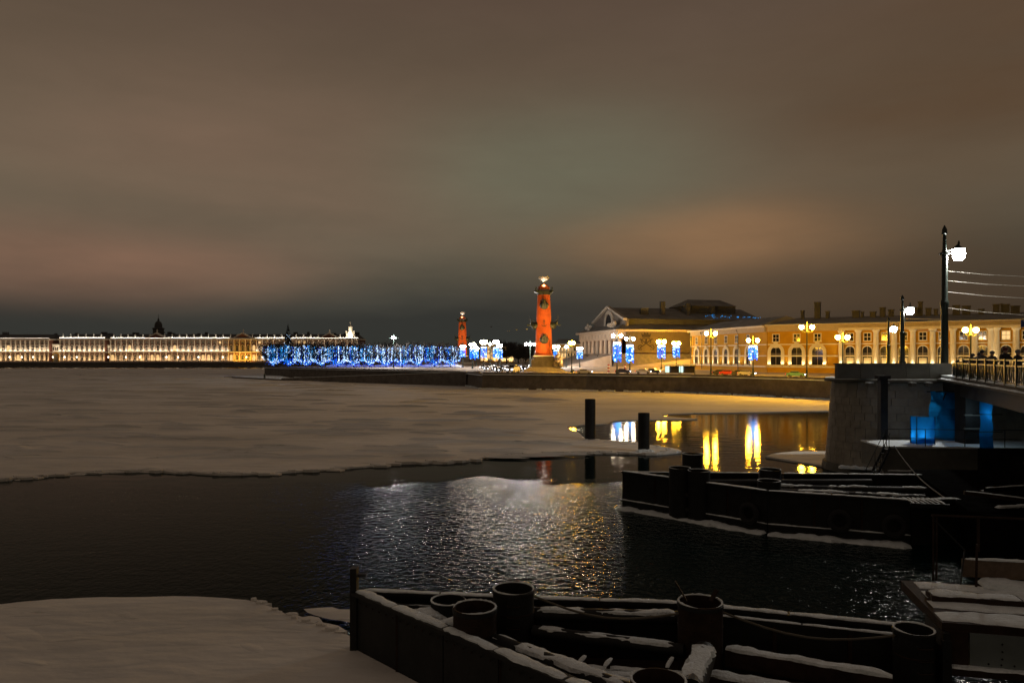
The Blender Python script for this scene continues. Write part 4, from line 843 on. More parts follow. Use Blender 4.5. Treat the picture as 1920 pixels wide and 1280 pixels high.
for i, px in enumerate((1141, 1172)):
    Y = 214; t = thing('striped_barrier', 'red and white striped barrier post, %s of the pair below the garlanded lamps' % ('left' if i == 0 else 'right'), 'barrier', ((px - 960) * Y / K, Y, Zg), 0, 'striped barriers')
    for k in range(6): MB().tube([(0, 0, .45 * k), (0, 0, .45 * (k + 1))], .32, 8).build('stripe', paints[4] if k % 2 else M_white, t)

# gulls over the square
for i, (px, py) in enumerate(((952, 621), (969, 618), (988, 618), (921, 613))):
    p = P(px, py, 240); t = thing('gull', ('pale gull in flight, %s of three left of the near red column' % ORD[i]) if i < 3 else 'dark gull in flight right of the distant red column', 'bird', p, random.uniform(0, 3), 'gulls in flight')
    b = MB(); b.tube([(0, -.3, 0), (0, -.12, .01), (0, .1, 0), (0, .35, .02)], [.04, .09, .08, .02], 6)
    for s in (-1, 1): b.add([(0, -.1, .03), (0, .1, .03), (s * .35, .06, .18), (s * .35, -.12, .18), (s * .75, .1, .08), (s * .75, .0, .08), (0, 0, .06), (s * .35, -.03, .21), (s * .75, .05, .1)], [(0, 3, 7, 6), (6, 7, 2, 1), (3, 5, 8, 7), (7, 8, 4, 2), (0, 1, 2, 3), (3, 2, 4, 5)])
    b.build('body', M_white if i < 3 else M_dark, t)

# ---------------------------------------------------------------- snow and steel helpers for the works in the river
def snow_strip(p, q, w, h, seed=0, step=.13, taper=True):
    """lumpy cap of snow lying along p-q: half-round section with an uneven edge"""
    rn = random.Random(seed); p, q = Vector(p), Vector(q); d = (q - p); ln = d.length; d.normalize(); a = Vector((d.y, -d.x, 0)).normalized(); up = Vector((0, 0, 1))
    n = max(4, int(ln / step)); m = 7; b = MB(); vs = []; fs = []; wl, wr, hh = 1, 1, 1
    for i in range(n + 1):
        wl += rn.uniform(-.24, .2); wr += rn.uniform(-.24, .2); hh += rn.uniform(-.16, .15); wl += (1 - wl) * .25; wr += (1 - wr) * .25; hh += (1 - hh) * .25
        u_ = ln * i / n; pt_ = .62 + .2 * math.sin(u_ * 1.9 + seed) + .16 * math.sin(u_ * 4.7 + seed * 2.3) + .1 * math.sin(u_ * 11 + seed); e = (min(1, min(i, n - i) / 2 + .35) if taper else 1) * min(1.15, max(.12, pt_ + .35)); c_ = p.lerp(q, i / n)
        for k in range(m):
            t = math.pi * k / (m - 1); x = math.cos(t); z = math.sin(t) ** .4 * rn.uniform(.9, 1.07); x *= (rn.uniform(.86, 1.06) if k in (0, m - 1) else rn.uniform(.93, 1.04))
            vs.append(c_ + a * x * w / 2 * (wl if x > 0 else wr) * (.6 + .4 * e) + up * z * h * hh * e)
    for i in range(n):
        for k in range(m - 1): fs.append((i * m + k, i * m + k + 1, (i + 1) * m + k + 1, (i + 1) * m + k))
    fs += [tuple(range(m)), tuple(n * m + k for k in range(m))]
    return b.add(vs, fs)
def pile(label, X, Y, zt, D, zb_=-1.0, snow=True, m=None, group='open steel pipe piles'):
    t = thing('pipe_pile', label, 'pile', (X, Y, 0), random.uniform(0, 6), group); r = D / 2
    MB().lathe([(r - .045, zb_), (r, zb_), (r, zt), (r - .045, zt), (r - .045, zt - 1.6), (.02, zt - 1.6)], 28, caps=False).build('pipe', m or M_steel, t, smooth=True)
    if snow:
        b = MB(); n = 40; rn = random.Random(int(X * 97 + Y * 13)); a0 = rn.uniform(0, 6); vs = []; fs = []
        for k in range(n + 1):
            a = a0 + 5.4 * k / n; e = min(1, min(k, n - k) / 5) * rn.uniform(.6, 1.2); hgt = .03 * e; ww = .022 * e + .006
            for (dr, dz) in ((-ww, 0), (-ww * .6, hgt), (ww * .6, hgt), (ww, 0)): vs.append(((r - .02 + dr) * math.cos(a), (r - .02 + dr) * math.sin(a), zt + dz))
        for k in range(n):
            for j in range(3): fs.append((k * 4 + j, k * 4 + j + 1, k * 4 + j + 5, k * 4 + j + 4))
        b.add(vs, fs).build('rim_snow', M_snow, t)
    return t
def plate_wall(parent, pts, z0, z1, panel=2.2, th=.12, seed=0, cap_w=.34, snow_h=.09):
    """wall of steel plates with stiffener seams, a flat cap beam and a line of snow on it"""
    for i in range(len(pts) - 1):
        a, b = Vector(pts[i]), Vector(pts[i + 1]); ln = (b - a).length; k = max(1, round(ln / panel))
        for j in range(k):
            p, q = a.lerp(b, j / k), a.lerp(b, (j + 1) / k); d = (q - p).normalized(); p = p + d * .02; q = q - d * .02; off = Vector((-d.y, d.x)) * random.uniform(-.012, .012); p = p + off; q = q + off
            o = MB().bar((*p, (z0 + z1) / 2), (*q, (z0 + z1) / 2), th, z1 - z0).build('wall_plate', M_steel, parent)
            if j: MB().bar((*p, z0), (*p, z1 - .02), .1, .2).build('stiffener', M_rust, parent)
        MB().bar((*a, z1 + .05), (*b, z1 + .05), cap_w, .1).build('cap_beam', M_steel, parent)
        for (s0, s1) in ((0.01, .46), (.47, .99)): snow_strip((*a.lerp(b, s0), z1 + .1), (*a.lerp(b, s1), z1 + .1), cap_w * .86, snow_h * .55, seed + i * 7 + int(s0 * 10)).build('wall_snow', M_snow, parent, smooth=True)
def brace(parent, p, q, r, snow=1.0, seed=0, m=None):
    o = MB().tube([p, q], r, 16).build('brace_pipe', m or M_steel, parent, smooth=True)
    if snow:
        p, q = Vector(p), Vector(q); p2, q2 = p.lerp(q, .03), q.lerp(p, .03); z = Vector((0, 0, r * .55)); snow_strip(p2 + z, q2 + z, r * 1.75 * snow, r * .5, seed).build('pipe_snow', M_snow, o, smooth=True)
    return o

# lone piles in the ice
pile('tall dark pile standing in the ice left of the pool of open water', 8.3, 78.5, 4.42, 1.13, snow=False)
pile('dark pile standing at the tip of the ice tongue', 12.3, 69, 3.68, 1.08, snow=False)
b = snow_strip((11.4, 68.3, .1), (13.2, 68.3, .1), 1.2, .25, 5); struct(tag(b.build('pile_snow', M_snow, smooth=True)))

# ---------------------------------------------------------------- middle cofferdam
cf = thing('steel_cofferdam', 'black plate-walled cofferdam in mid river before the stone pier', 'cofferdam', (0, 0, 0))
front = [(6.6, 44.1), (13.05, 37.7), (19.0, 35.3), (21.5, 35.6)]; back = [(6.6, 44.1), (16, 43.6), (24, 43.0)]
plate_wall(cf, front, -.4, 2.05, 2.3, seed=3, snow_h=.07); plate_wall(cf, [(6.9, 44.2), (16, 43.7), (24, 43.1)], -.4, 1.98, 2.5, seed=9, snow_h=.06)
for i in range(2):
    a, c_ = Vector((*front[i], 0)), Vector((*front[i + 1], 0)); d = (c_ - a).normalized(); n_ = Vector((d.y, -d.x, 0)) * .45
    snow_strip(a + n_ + Vector((0, 0, -.03)), c_ + n_ + Vector((0, 0, -.03)), 1.0, .16, 40 + i, .18).build('ice_collar', M_snow, cf, smooth=True)
    MB().bar(a + n_ * .3 + Vector((0, 0, .42)), c_ + n_ * .3 + Vector((0, 0, .42)), .18, .1).build('waling', M_steel, cf); snow_strip(a + n_ * .3 + Vector((0, 0, .47)), c_ + n_ * .3 + Vector((0, 0, .47)), .16, .05, 50 + i).build('waling_snow', M_snow, cf)
MB().prism([(7.4, 43.7), (13.2, 38.2), (21.3, 36.0), (23.6, 42.8)], .3, .45).build('blackout_plate', M_steel, cf)  # added dark plate covering the water so the inside stays black
for k, (p, q, r) in enumerate((((10.6, 41.6, 1.8), (13.4, 39.2, 1.75), .22), ((14.1, 39.4, 1.7), (21.0, 37.6, 1.7), .26), ((10.4, 42.3, 1.7), (20.5, 42.2, 1.75), .24), ((14.6, 41.4, 1.55), (23, 40.6, 1.55), .26))): brace(cf, p, q, r, 0 if k in (0, 2) else .8, 60 + k)
pile('tallest pile in the middle cofferdam near its pointed end', 10.25, 42.0, 3.45, 1.15)
pile('short wide pile before the tallest one in the middle cofferdam', 9.35, 41.2, 2.78, 1.2); pile('short pile right of the pointed end of the middle cofferdam', 10.25, 40.55, 2.72, 1.2)
pile('far pile of the pair halfway along the middle cofferdam', 14.3, 41.0, 2.72, 1.18); pile('near pile of the pair halfway along the middle cofferdam', 13.62, 39.2, 2.4, 1.2)

# ---------------------------------------------------------------- near cofferdam
nf = thing('plated_cofferdam', 'black plate-walled cofferdam with snowy cap and braces along the bottom edge', 'cofferdam', (0, 0, 0))
fr = [(-4.7, 22.4), (-1.75, 19.35), (1.2, 16.3), (5.0, 12.4)]; bk = [(-4.55, 22.45), (.6, 21.75), (4.8, 21.35), (10.9, 19.35)]
plate_wall(nf, fr, -.2, 1.8, 1.9, seed=21, cap_w=.42, snow_h=.1); plate_wall(nf, bk, -.2, 1.8, 2.1, seed=31, cap_w=.3, snow_h=.08)
plate_wall(nf, [(5.3, 20.65), (10.6, 18.85)], -.2, 1.72, 2.1, seed=37, cap_w=.16, snow_h=.06)
MB().box(-4.78, 22.42, 1.1, .2, .34, 3.0).build('corner_post', M_steel, nf); MB().box(-4.62, 22.42, 2.36, .42, .12, .1).build('post_lug', M_steel, nf)
MB().prism([(-4.2, 22.2), (.6, 21.5), (4.8, 21.1), (10.8, 19.1), (9.5, 13), (5.2, 12.6), (1.3, 16.6)], .15, .3).build('blackout_plate', M_rust, nf)  # added dark plate; the water inside would mirror the sky instead of reading black
for k, (p, q, r) in enumerate((((.55, 20.9, 1.72), (4.75, 20.55, 1.72), .19), ((.58, 20.3, 1.45), (4.4, 18.95, 1.45), .17), ((-.62, 19.35, 1.55), (3.1, 16.0, 1.5), .24), ((-3.4, 21.95, 1.6), (-1.95, 21.65, 1.6), .07), ((-3.0, 21.3, 1.55), (-1.9, 21.35, 1.55), .08))): brace(nf, p, q, r, 1.0, 70 + k)
brace(nf, (4.72, 18.15, 1.72), (3.75, 15.5, 1.95), .29, 1.15, 81)
for k, (p, q, w, z) in enumerate((((5.5, 19.0), (8.9, 17.3), .34, 1.5), ((4.8, 17.95), (8.6, 16.1), .46, 1.3), ((-3.6, 21.9), (-2.0, 21.45), .2, 1.5))):
    o = MB().bar((*p, z - .2), (*q, z - .2), w, .4).build('timber_beam', M_rust, nf); snow_strip((*p, z), (*q, z), w * 1.06, .09, 90 + k).build('beam_snow', M_snow, o, smooth=True)
for k, (c_, w) in enumerate((((-1.55, 19.6), .55), ((-2.35, 20.35), .5), ((-.9, 18.85), .45))): snow_strip((c_[0] - w, c_[1] + w * .6, 1.5), (c_[0] + w, c_[1] + .55, 1.55), .6, .35, 95 + k).build('heaped_snow', M_snow, nf, smooth=True)
# snowed-over plank staging inside
st_ = thing('plank_staging', 'snow-covered plank staging inside the near cofferdam', 'staging', (3.0, 17.7, 1.15), R(-13))
for k in range(6):
    MB().box(0, -.62 + .25 * k, 0, 3.4 - .2 * (k % 2), .22, .05).build('plank', M_wood, st_); snow_strip((-1.6 + .1 * (k % 3), -.62 + .25 * k, .02), (1.55 - .1 * (k % 2), -.62 + .25 * k, .02), .27, .09, 100 + k).build('plank_snow', M_snow, st_, smooth=True)
for x in (-1.2, 1.2): MB().box(x, 0, -.5, .12, 1.6, .9).build('trestle', M_rust, st_)
for k, (x, y, h) in enumerate(((-1.4, .55, .3), (-.75, .6, .28), (.75, .45, .5), (1.15, .45, .5), (1.45, .6, .35))):
    MB().box(x, y, h / 2, .09, .09, h).build('upright', M_rust, st_); snow_strip((x - .06, y - .3, h * .8), (x + .06, y + .1, h), .12, .06, 120 + k).build('upright_snow', M_snow, st_)
pile('short pile furthest left in the near cofferdam', -1.83, 21.3, 1.98, 1.03); pile('rusty pile in front of the furthest left one in the near cofferdam', -.98, 19.5, 2.39, 1.15, m=M_rust)
pile('tall black pile at the left end of the snowy back pipe', .04, 20.7, 2.5, 1.15); 
p4 = pile('thick rusty pile with bent lugs in the middle of the near cofferdam', 4.91, 19.3, 2.6, 1.15, m=M_rust)
p4.rotation_euler.z = 0
for x, dx, h in ((-.3, -.3, .5), (.33, .18, .28)): MB().bar((x, .2, 2.55), (x + dx, .25, 2.55 + h), .16, .03).build('lug', M_rust, p4)
pile('pile cut by the bottom edge of the picture', 2.97, 15.0, 2.45, 1.13, m=M_rust); pile('black pile beside the barge at the right end of the near cofferdam', 10.0, 18.4, 2.22, .95)
pile('low black pile in front of the barge leg', 9.35, 16.7, 1.35, .95)

# ---------------------------------------------------------------- stone pier
pr = thing('stone_pier', 'tall tapering stone bridge pier with parapet above the middle cofferdam', 'bridge pier', (25.7, 56, 0))
def pier_plan(g):                           # plan outline, nose towards the river's middle; g grows it
    pts = []
    for k in range(11):
        a = R(250 - 140 * k / 10); pts.append((3.6 + (3.6 + g) * math.cos(a), 3.0 + (3.4 + g) * math.sin(a)))
    return pts + [(14, 6.4 + g), (14, -.4 - g)]
MB().prism(pier_plan(.55), -2, 7.0, pier_plan(-.12)).build('core', M_pier, pr)
MB().prism(pier_plan(1.15), -2, .55, pier_plan(.62)).build('footing', M_conc, pr)
rows = 11
for r_ in range(rows):                      # facing stones, course by course
    z0, z1 = .6 + 6.35 * r_ / rows, .6 + 6.35 * (r_ + 1) / rows; gm_ = .55 - .67 * ((z0 + z1) / 2 + 2) / 9.0 + .03
    pl = [Vector(p) for p in pier_plan(gm_)]; path = [pl[12]] + pl[:11]; path = [pl[12], pl[0], pl[1], pl[2], pl[3], pl[4], pl[5], pl[6], pl[7], pl[8]]
    seg = []; 
    for i in range(len(path) - 1): seg.append((path[i + 1] - path[i]).length)
    tot = sum(seg); pos = -(.7 if r_ % 2 else 0)
    def at_(s):
        s = min(max(s, 0), tot); i = 0
        while i < len(seg) - 1 and s > seg[i]: s -= seg[i]; i += 1
        return path[i].lerp(path[i + 1], min(1, s / seg[i]))
    while pos < tot:
        ln = random.uniform(1.2, 1.7) if pos < seg[0] else .75; a, c_ = at_(pos + .012), at_(pos + ln - .012)
        if (c_ - a).length > .3: MB().bar((*a, (z0 + z1) / 2), (*c_, (z0 + z1) / 2), .12 + random.uniform(0, .03), z1 - z0 - .02).build('facing_stone', M_pier, pr)
        pos += ln
MB().prism(pier_plan(.5), 7.0, 7.18).build('cornice', M_conc, pr); MB().prism(pier_plan(.42), 7.18, 7.27).build('cornice_snow', M_snow, pr)
ped = [(-.15, -.35), (8.55, -.35), (8.55, .25), (-.15, .25)]
for k in range(5):
    x0_, x1_ = -1.15 + 1.73 * k, -1.15 + 1.73 * (k + 1) - .03; MB().box((x0_ + x1_) / 2, .0, 7.83, x1_ - x0_, .5, 1.1).build('parapet_slab', M_conc, pr)
MB().box(3.15, 0, 8.4, 8.8, .6, .07).build('parapet_cap', M_conc, pr)
for x in (1.0, 2.2, 4.2, 5.4, 6.9): MB().box(x, -.75, 6.85, .35, .5, .25).build('corbel', M_conc, pr); MB().box(x, -.75, 7.0, .4, .5, .06).build('corbel_snow', M_snow, pr)
snow_strip((-.8, .4, .5), (3.5, -1.6, .5), 1.0, .2, 140).build('footing_snow', M_snow, pr, smooth=True)

t = thing('steel_pile', 'dark square steel column standing against the face of the stone pier', 'pile', (*P(1655, 800, 52)[:2], 0))
MB().box(0, 0, 3.65, .5, .5, 7.9).build('column_body', M_steel, t); MB().box(0, 0, 7.5, .8, .7, .25).build('head_plate', M_steel, t)
# concrete work platform with railing and stair in front of the pier
pf = thing('work_platform', 'concrete work platform with thin railing in front of the stone pier', 'platform', (24.0, 48, 0), R(-6))
MB().box(6.2, 1.5, 2.35, 12.6, 3.6, 1.5).build('slab', M_conc, pf); MB().box(6.2, 1.5, 3.14, 12.7, 3.7, .1).build('slab_snow', M_snow, pf); MB().box(6.2, 1.5, .7, 11.0, 2.6, 1.8).build('support', M_steel, pf)
MB().box(6.2, -.42, 1.55, 12.6, .3, .12).build('lower_ledge', M_conc, pf); snow_strip((.2, -.45, 1.62), (9.5, -.45, 1.62), .3, .06, 150).build('ledge_snow', M_snow, pf)
for k in range(6): MB().tube([(.2 + 2.4 * k, -.2, 3.1), (.2 + 2.4 * k, -.2, 4.3)], .03, 6).build('rail_post', M_steel, pf)
for z in (4.28, 3.7): MB().tube([(.1, -.2, z), (12.3, -.2, z)], .025, 6).build('rail', M_steel, pf)
sl = thing('access_stair', 'steep steel stair from the work platform down to the middle cofferdam', 'stair', (23.9, 47.3, 0))
for y in (-.35, .35): MB().bar((.1, y, 3.2), (-2.1, y - 2.0, .9), .06, .18).build('stringer', M_steel, sl); MB().tube([(.1, y, 4.1), (-2.1, y - 2.0, 1.9)], .025, 6).build('handrail', M_steel, sl)
for k in range(9):
    f = (k + .5) / 9; MB().box(.1 - 2.2 * f, -2.0 * f, 3.2 - 2.3 * f, .26, .74, .03).build('tread', M_steel, sl)
    if k % 4 == 0:
        for y in (-.35, .35): MB().tube([(.1 - 2.2 * f, y - 2.0 * f, 3.2 - 2.3 * f), (.1 - 2.2 * f, y - 2 * f, 4.1 - 2.2 * f)], .02, 5).build('baluster', M_steel, sl)

# ---------------------------------------------------------------- blue tarpaulins with work lights
def tarp_mat(name, col, tr):
    m = bpy.data.materials.new(name); m.use_nodes = True; t = m.node_tree; t.nodes.clear(); o = t.nodes.new('ShaderNodeOutputMaterial'); d = t.nodes.new('ShaderNodeBsdfDiffuse'); q = t.nodes.new('ShaderNodeBsdfTranslucent'); x = t.nodes.new('ShaderNodeMixShader')
    n = t.nodes.new('ShaderNodeTexNoise'); n.inputs['Scale'].default_value = 3; r = t.nodes.new('ShaderNodeValToRGB'); r.color_ramp.elements[0].color = (*[c * .7 for c in col], 1); r.color_ramp.elements[1].color = (*col, 1)
    t.links.new(n.outputs[0], r.inputs[0]); t.links.new(r.outputs[0], d.inputs[0]); t.links.new(r.outputs[0], q.inputs[0]); x.inputs[0].default_value = tr; t.links.new(d.outputs[0], x.inputs[1]); t.links.new(q.outputs[0], x.inputs[2]); t.links.new(x.outputs[0], o.inputs[0]); return m
M_tarp = tarp_mat('blue_tarpaulin', (.006, .17, .46), .6)
def cloth(w, h, nx=14, nz=12, amp=.07, seed=0):
    rn = random.Random(seed); ph = [rn.uniform(0, 6) for _ in range(6)]; b = MB(); vs = []; fs = []
    for j in range(nz + 1):
        for i in range(nx + 1):
            x, z = w * i / nx, h * j / nz; vs.append((x, amp * (math.sin(x * 3.1 + ph[0] + z) + .6 * math.sin(z * 4 + ph[1] + x * 1.7)), z + .05 * math.sin(x * 2 + ph[2])))
    for j in range(nz):
        for i in range(nx): q = j * (nx + 1) + i; fs.append((q, q + 1, q + nx + 2, q + nx + 1))
    return b.add(vs, fs)
tt = thing('tarpaulin_tent', 'small glowing blue tarpaulin tent on the work platform', 'tent', (*P(1719, 830, 48.6)[:2], 3.2), R(-4))
cloth(1.15, 1.75, seed=2, amp=.03).build('front_sheet', M_tarp, tt); cloth(1.15, 1.75, seed=3, amp=.03).build('back_sheet', M_tarp, tt, (0, .9, 0))
for x in (0, 1.15): cloth(.9, 1.75, 6, 8, seed=4, amp=.02).build('side_sheet', M_tarp, tt, (x, 0, 0), rz=R(90))
for x in (0, 1.15):
    for y in (0, .9): MB().tube([(x, y, 0), (x, y, 1.8)], .03, 6).build('pole', M_steel, tt)
MB().box(.5, .45, .3, .3, .3, .25).build('work_lamp', M_white, tt); lamp('POINT', tt, (.45, .5, .45), 42, (.75, .92, 1), .08)
ts = thing('tarpaulin_screen', 'large dim teal tarpaulin hung under the bridge beside the pier', 'tarpaulin', (*P(1742, 830, 51.5)[:2], 3.15), R(-5))
cloth(2.2, 3.35, seed=8, amp=.2).build('sheet', M_tarp, ts); MB().tube([(-.1, .1, 3.35), (2.4, .1, 3.4)], .05, 6).build('rail', M_steel, ts); MB().tube([(0.0, .15, .1), (1.2, .15, 3.3)], .04, 6).build('pole', M_steel, ts)
b_ = MB().box(1.2, 1.6, .3, .35, .25, .3).build('work_lamp', M_white, ts); lamp('POINT', ts, (.4, 1.0, .9), 12, (.8, .95, 1), .1)
t2_ = thing('tarpaulin_curtain', 'narrow bright blue tarpaulin curtain beyond the dark support column', 'tarpaulin', (*P(1836, 830, 47)[:2], 3.1), R(-4))
cloth(.85, 3.3, 8, 12, seed=12, amp=.1).build('sheet', M_tarp, t2_); MB().box(.9, 1.2, .3, .3, .3, .4).build('work_lamp', M_white, t2_); lamp('POINT', t2_, (.6, .6, 2.2), 22, (.6, .85, 1), .1)
for z in (1.1, 2.2): MB().tube([(-.5, -.2, z), (1.3, -.2, z)], .03, 6).build('bar', M_steel, t2_)
t = thing('support_column', 'wide dark support column between the teal and bright blue tarpaulins', 'column', (*P(1817, 800, 49.5)[:2], 0)); MB().box(0, 0, 5.0, 1.2, 1.2, 3.9).build('column_body', M_steel, t); MB().box(0, 0, 1.55, 1.1, 1.1, 3.0).build('column_base', M_steel, t)
for z in (4.2, 5.1): MB().box(-.05, -.7, z, 1.4, .12, .1).build('clamp', M_conc, t)

# ---------------------------------------------------------------- bridge deck, railing
E0, E1 = Vector((9.5, -1.5)), Vector((92, 205)); bd = (E1 - E0).normalized(); bn = Vector((bd.y, -bd.x))        # near edge line of the deck; bn points away from the river view
def edge(Y): s = (Y - E0.y) / bd.y; return E0 + bd * s
E0 = edge(20); ang = math.atan2(bd.y, bd.x); Lb = (edge(138) - E0).length
br = thing('road_bridge', 'dark steel road bridge running from the right edge to the quay', 'bridge', (E0.x, E0.y, 0), ang)
MB().box(Lb / 2, -9, 7.35, Lb, 18, .3).build('deck', M_conc, br); MB().box(Lb / 2, -.6, 7.54, Lb, 1.3, .08).build('kerb_snow', M_snow, br); MB().box(Lb / 2, -1.9, 7.53, Lb, 1.6, .05).build('footway', M_land, br)
for y in (-.1, -6, -12, -17.5): MB().box(Lb / 2, y - .15, 6.75, Lb, .3, .9).build('girder', M_steel, br)
for k in range(12): MB().box(3 + k * 3.0, -9, 6.9, .25, 17, .5).build('cross_beam', M_steel, br)
MB().box(Lb / 2, .12, 7.24, Lb, .5, .12).build('fascia', M_conc, br); snow_strip((4, .2, 7.3), (38, .2, 7.3), .3, .07, 160, .4).build('fascia_snow', M_snow, br)
rl = thing('bridge_railing', 'ornamental dark iron railing on the bridge in front of the people', 'railing', (E0.x, E0.y, 7.5), ang)
s_end = (edge(51.5) - E0).length; k = 0; x = 8.0
while x < s_end:
    MB().box(x, 0, .68, .16, .16, 1.36).build('rail_post', M_iron, rl); b = MB()
    nx_ = min(x + 2.2, s_end)
    if nx_ - x > .4:
        for z in (1.28, 1.0, .15): MB().box((x + nx_) / 2, 0, z, nx_ - x - .17, .07, .07).build('rail', M_iron, rl)
        n = 6
        for i in range(1, n): xx = x + (nx_ - x) * i / n; MB().box(xx, 0, .58, .045, .045, .8).build('baluster', M_iron, rl)
        for i in range(0, n, 2):
            xa, xb = x + (nx_ - x) * (i + .1) / n, x + (nx_ - x) * (i + 1.6) / n
            if xb < nx_: b.bar((xa, -.02, .2), (xb, -.02, .95), .03); b.bar((xb, .02, .2), (xa, .02, .95), .03)
        b.build('lattice', M_iron, rl)
    x += 2.2

# ---------------------------------------------------------------- people on the bridge
def person(label, px, Y, pose, face, coat, hatcol, h=1.75):
    t = thing('person', label, 'person', ((px - 960) * Y / K, Y, 7.56), R(face), 'people at the bridge railing')
    J = {}; E = []; 
    lean = pose.get('lean', 0)
    hip = Vector((0, 0, .93)); ch = Vector((0, -lean * .45, 1.36 - lean * .12)); nk = Vector((0, -lean * .62, 1.50 - lean * .16)); hd = Vector((0, -lean * .75 - .02, 1.63 - lean * .18)); tp = hd + Vector((0, -.01, .10))
    vs = [hip, (hip + ch) / 2, ch, nk, hd, tp]; rad = [.185, .18, .21, .075, .105, .08]; ed = [(0, 1), (1, 2), (2, 3), (3, 4), (4, 5)]
    for s in (-1, 1):
        i = len(vs); kn = Vector((s * .11, -.02 - pose.get('knee', 0) * .2, .50)); an = Vector((s * .12 , .03, .10)); to = Vector((s * .14, -.15, .05))
        vs += [Vector((s * .09, 0, .86)), kn, an, to]; rad += [.125, .092, .07, .055]; ed += [(0, i), (i, i + 1), (i + 1, i + 2), (i + 2, i + 3)]
        i = len(vs); sh = ch + Vector((s * .20, 0, .06)); el, wr = pose['arm'](s); hnd = wr + (wr - el).normalized() * .10
        vs += [sh, el, wr, hnd]; rad += [.085, .072, .058, .05]; ed += [(2, i), (i, i + 1), (i + 1, i + 2), (i + 2, i + 3)]
    me = bpy.data.meshes.new('body'); me.from_pydata([tuple(v) for v in vs], ed, []); o = bpy.data.objects.new('body', me); COL.objects.link(o)
    o.modifiers.new('skin', 'SKIN'); sv = me.skin_vertices[0].data
    for v_, r_ in zip(sv, rad): v_.radius = (r_, r_)
    sv[0].use_root = True
    ss = o.modifiers.new('sub', 'SUBSURF'); ss.levels = ss.render_levels = 1
    bpy.context.view_layer.update(); ev = o.evaluated_get(bpy.context.evaluated_depsgraph_get()); m2 = bpy.data.meshes.new_from_object(ev); o.modifiers.clear(); bpy.data.objects.remove(o)
    m2.materials.clear(); m2.materials.append(coat); m2.materials.append(M_skin)
    for f in m2.polygons:
        f.use_smooth = True
        if (f.center - (hd + Vector((0, -.06, 0)))).length < .10 and f.center.y < hd.y - .02: f.material_index = 1
    m2.name = 'body'; place('body', m2, t)
    q = tp + Vector((0, .01, -.03)); MB().lathe([(.135, -.05), (.14, .02), (.125, .08), (.07, .13), (.01, .145)], 12, tuple(q)).build('hat', hatcol, t, smooth=True)
    n_ = MB(); n_.sphere(tuple(hd + Vector((0, -.115, -.01))), .022, 6, 4)
    n_.build('nose', M_skin, t)
    b = MB(); b.lathe([(.24, .62), (.26, .7), (.225, .95), (.215, 1.1)], 14, caps=False); b.build('coat_skirt', coat, t, smooth=True)
    t.scale = (h / 1.75,) * 3; return t
M_skin = mat('skin', (.42, .25, .18), .6); M_coat = mat('black_coat', (.018, .018, .022), .9); M_coat2 = mat('grey_coat', (.06, .06, .065), .9); M_hat = mat('dark_red_hat', (.12, .035, .03), .9); M_hat2 = mat('grey_hat', (.16, .16, .17), .9)
fold = lambda s: (Vector((s * .34, -.12, 1.13)), Vector((s * .06, -.36, 1.18)))
rest = lambda s: (Vector((s * .32, -.02, 1.12)), Vector((s * .22, -.34, 1.26)))
def lean_arm(s): return (Vector((s * .28, -.38, 1.02)), Vector((s * .12, -.55, 1.24)))
pf_ = math.degrees(ang) - 90
person('person in a broad black coat and dark red hat with folded arms at the railing', 1884, 40.6, {'arm': fold}, 5, M_coat, M_hat, 1.84)
person('person in dark clothes with a grey hood resting hands on the railing', 1860, 43.2, {'arm': rest}, 0, M_coat2, M_hat2, 1.66)
person('person in a grey coat standing straight between the hooded one and the bending ones', 1841, 45.6, {'arm': rest}, -10, M_coat2, M_coat, 1.72)
person('person in black at the right edge of the railing with hands on the rail', 1908, 39.2, {'arm': rest}, 20, M_coat, M_hat2, 1.7)
person('person in black bending over the railing left of the hooded one', 1822, 47.2, {'arm': lean_arm, 'lean': .75}, 15, M_coat, M_coat, 1.7)
person('person in black bending over the railing nearest the pier parapet', 1803, 49.5, {'arm': lean_arm, 'lean': .9}, 40, M_coat2, M_coat, 1.68)

# ---------------------------------------------------------------- bridge lamps and tram wires
def bridge_lamp(label, px, yl, Y, dxl, zb_, r, em=None):
    x = (px - 960) * Y / K; zl = HC + (YH - yl) * Y / K; t = thing('bridge_lamp', label, 'street lamp', (x, Y, zb_), 0, 'white bridge lamps'); h = zl - zb_; R_ = .26 * (Y / 57) ** .35
    MB().lathe([(R_ * 1.5, 0), (R_ * 1.5, .6), (R_ * 1.05, .8), (R_ * .95, h * .55), (R_ * 1.15, h * .56), (R_ * 1.15, h * .6), (R_ * .85, h * .61), (R_ * .8, h * .97), (R_ * 1.7, h * .985), (R_ * .75, h), (R_ * .6, h + .2), (R_ * .45, h + 1.3), (R_ * .85, h + 1.4), (R_ * .7, h + 1.5), (R_ * .7, h + 1.7), (R_ * .1, h + 2.05)], 12).build('post', M_iron, t, smooth=True)
    MB().tube([(0, 0, h - .02), (dxl * .6, 0, h + .22), (dxl, 0, h + .62)], .06, 8).build('arm', M_iron, t)
    g = MB().lathe([(r * .6, -r * 1.15), (r * .9, -r * .7), (r, 0), (r * .95, r * .6), (r * .5, r * .8)], 12).build('lantern', em or E_cool, t, (dxl, 0, h - .15), smooth=True)
    MB().lathe([(r * 1.1, r * .8), (r * .5, r * 1.15), (.06, r * 1.5), (.09, r * 1.9), (.03, r * 2.3)], 12).build('lantern_cap', M_iron, g, smooth=True)
    return t, h
b1, h1 = bridge_lamp('tall dark lamp post with glowing white lantern behind the pier parapet', 1771, 472, 57, 1.1, 7.5, .44)
bridge_lamp('smaller white lamp post behind the pier parapet, middle of the three', 1692, 580, 105, 1.1, 7.5, .5, E_cool2)
bridge_lamp('furthest white lamp post above the pier parapet, smallest of the three', 1666, 615, 140, 1.0, 6.2, .5, E_cool2)
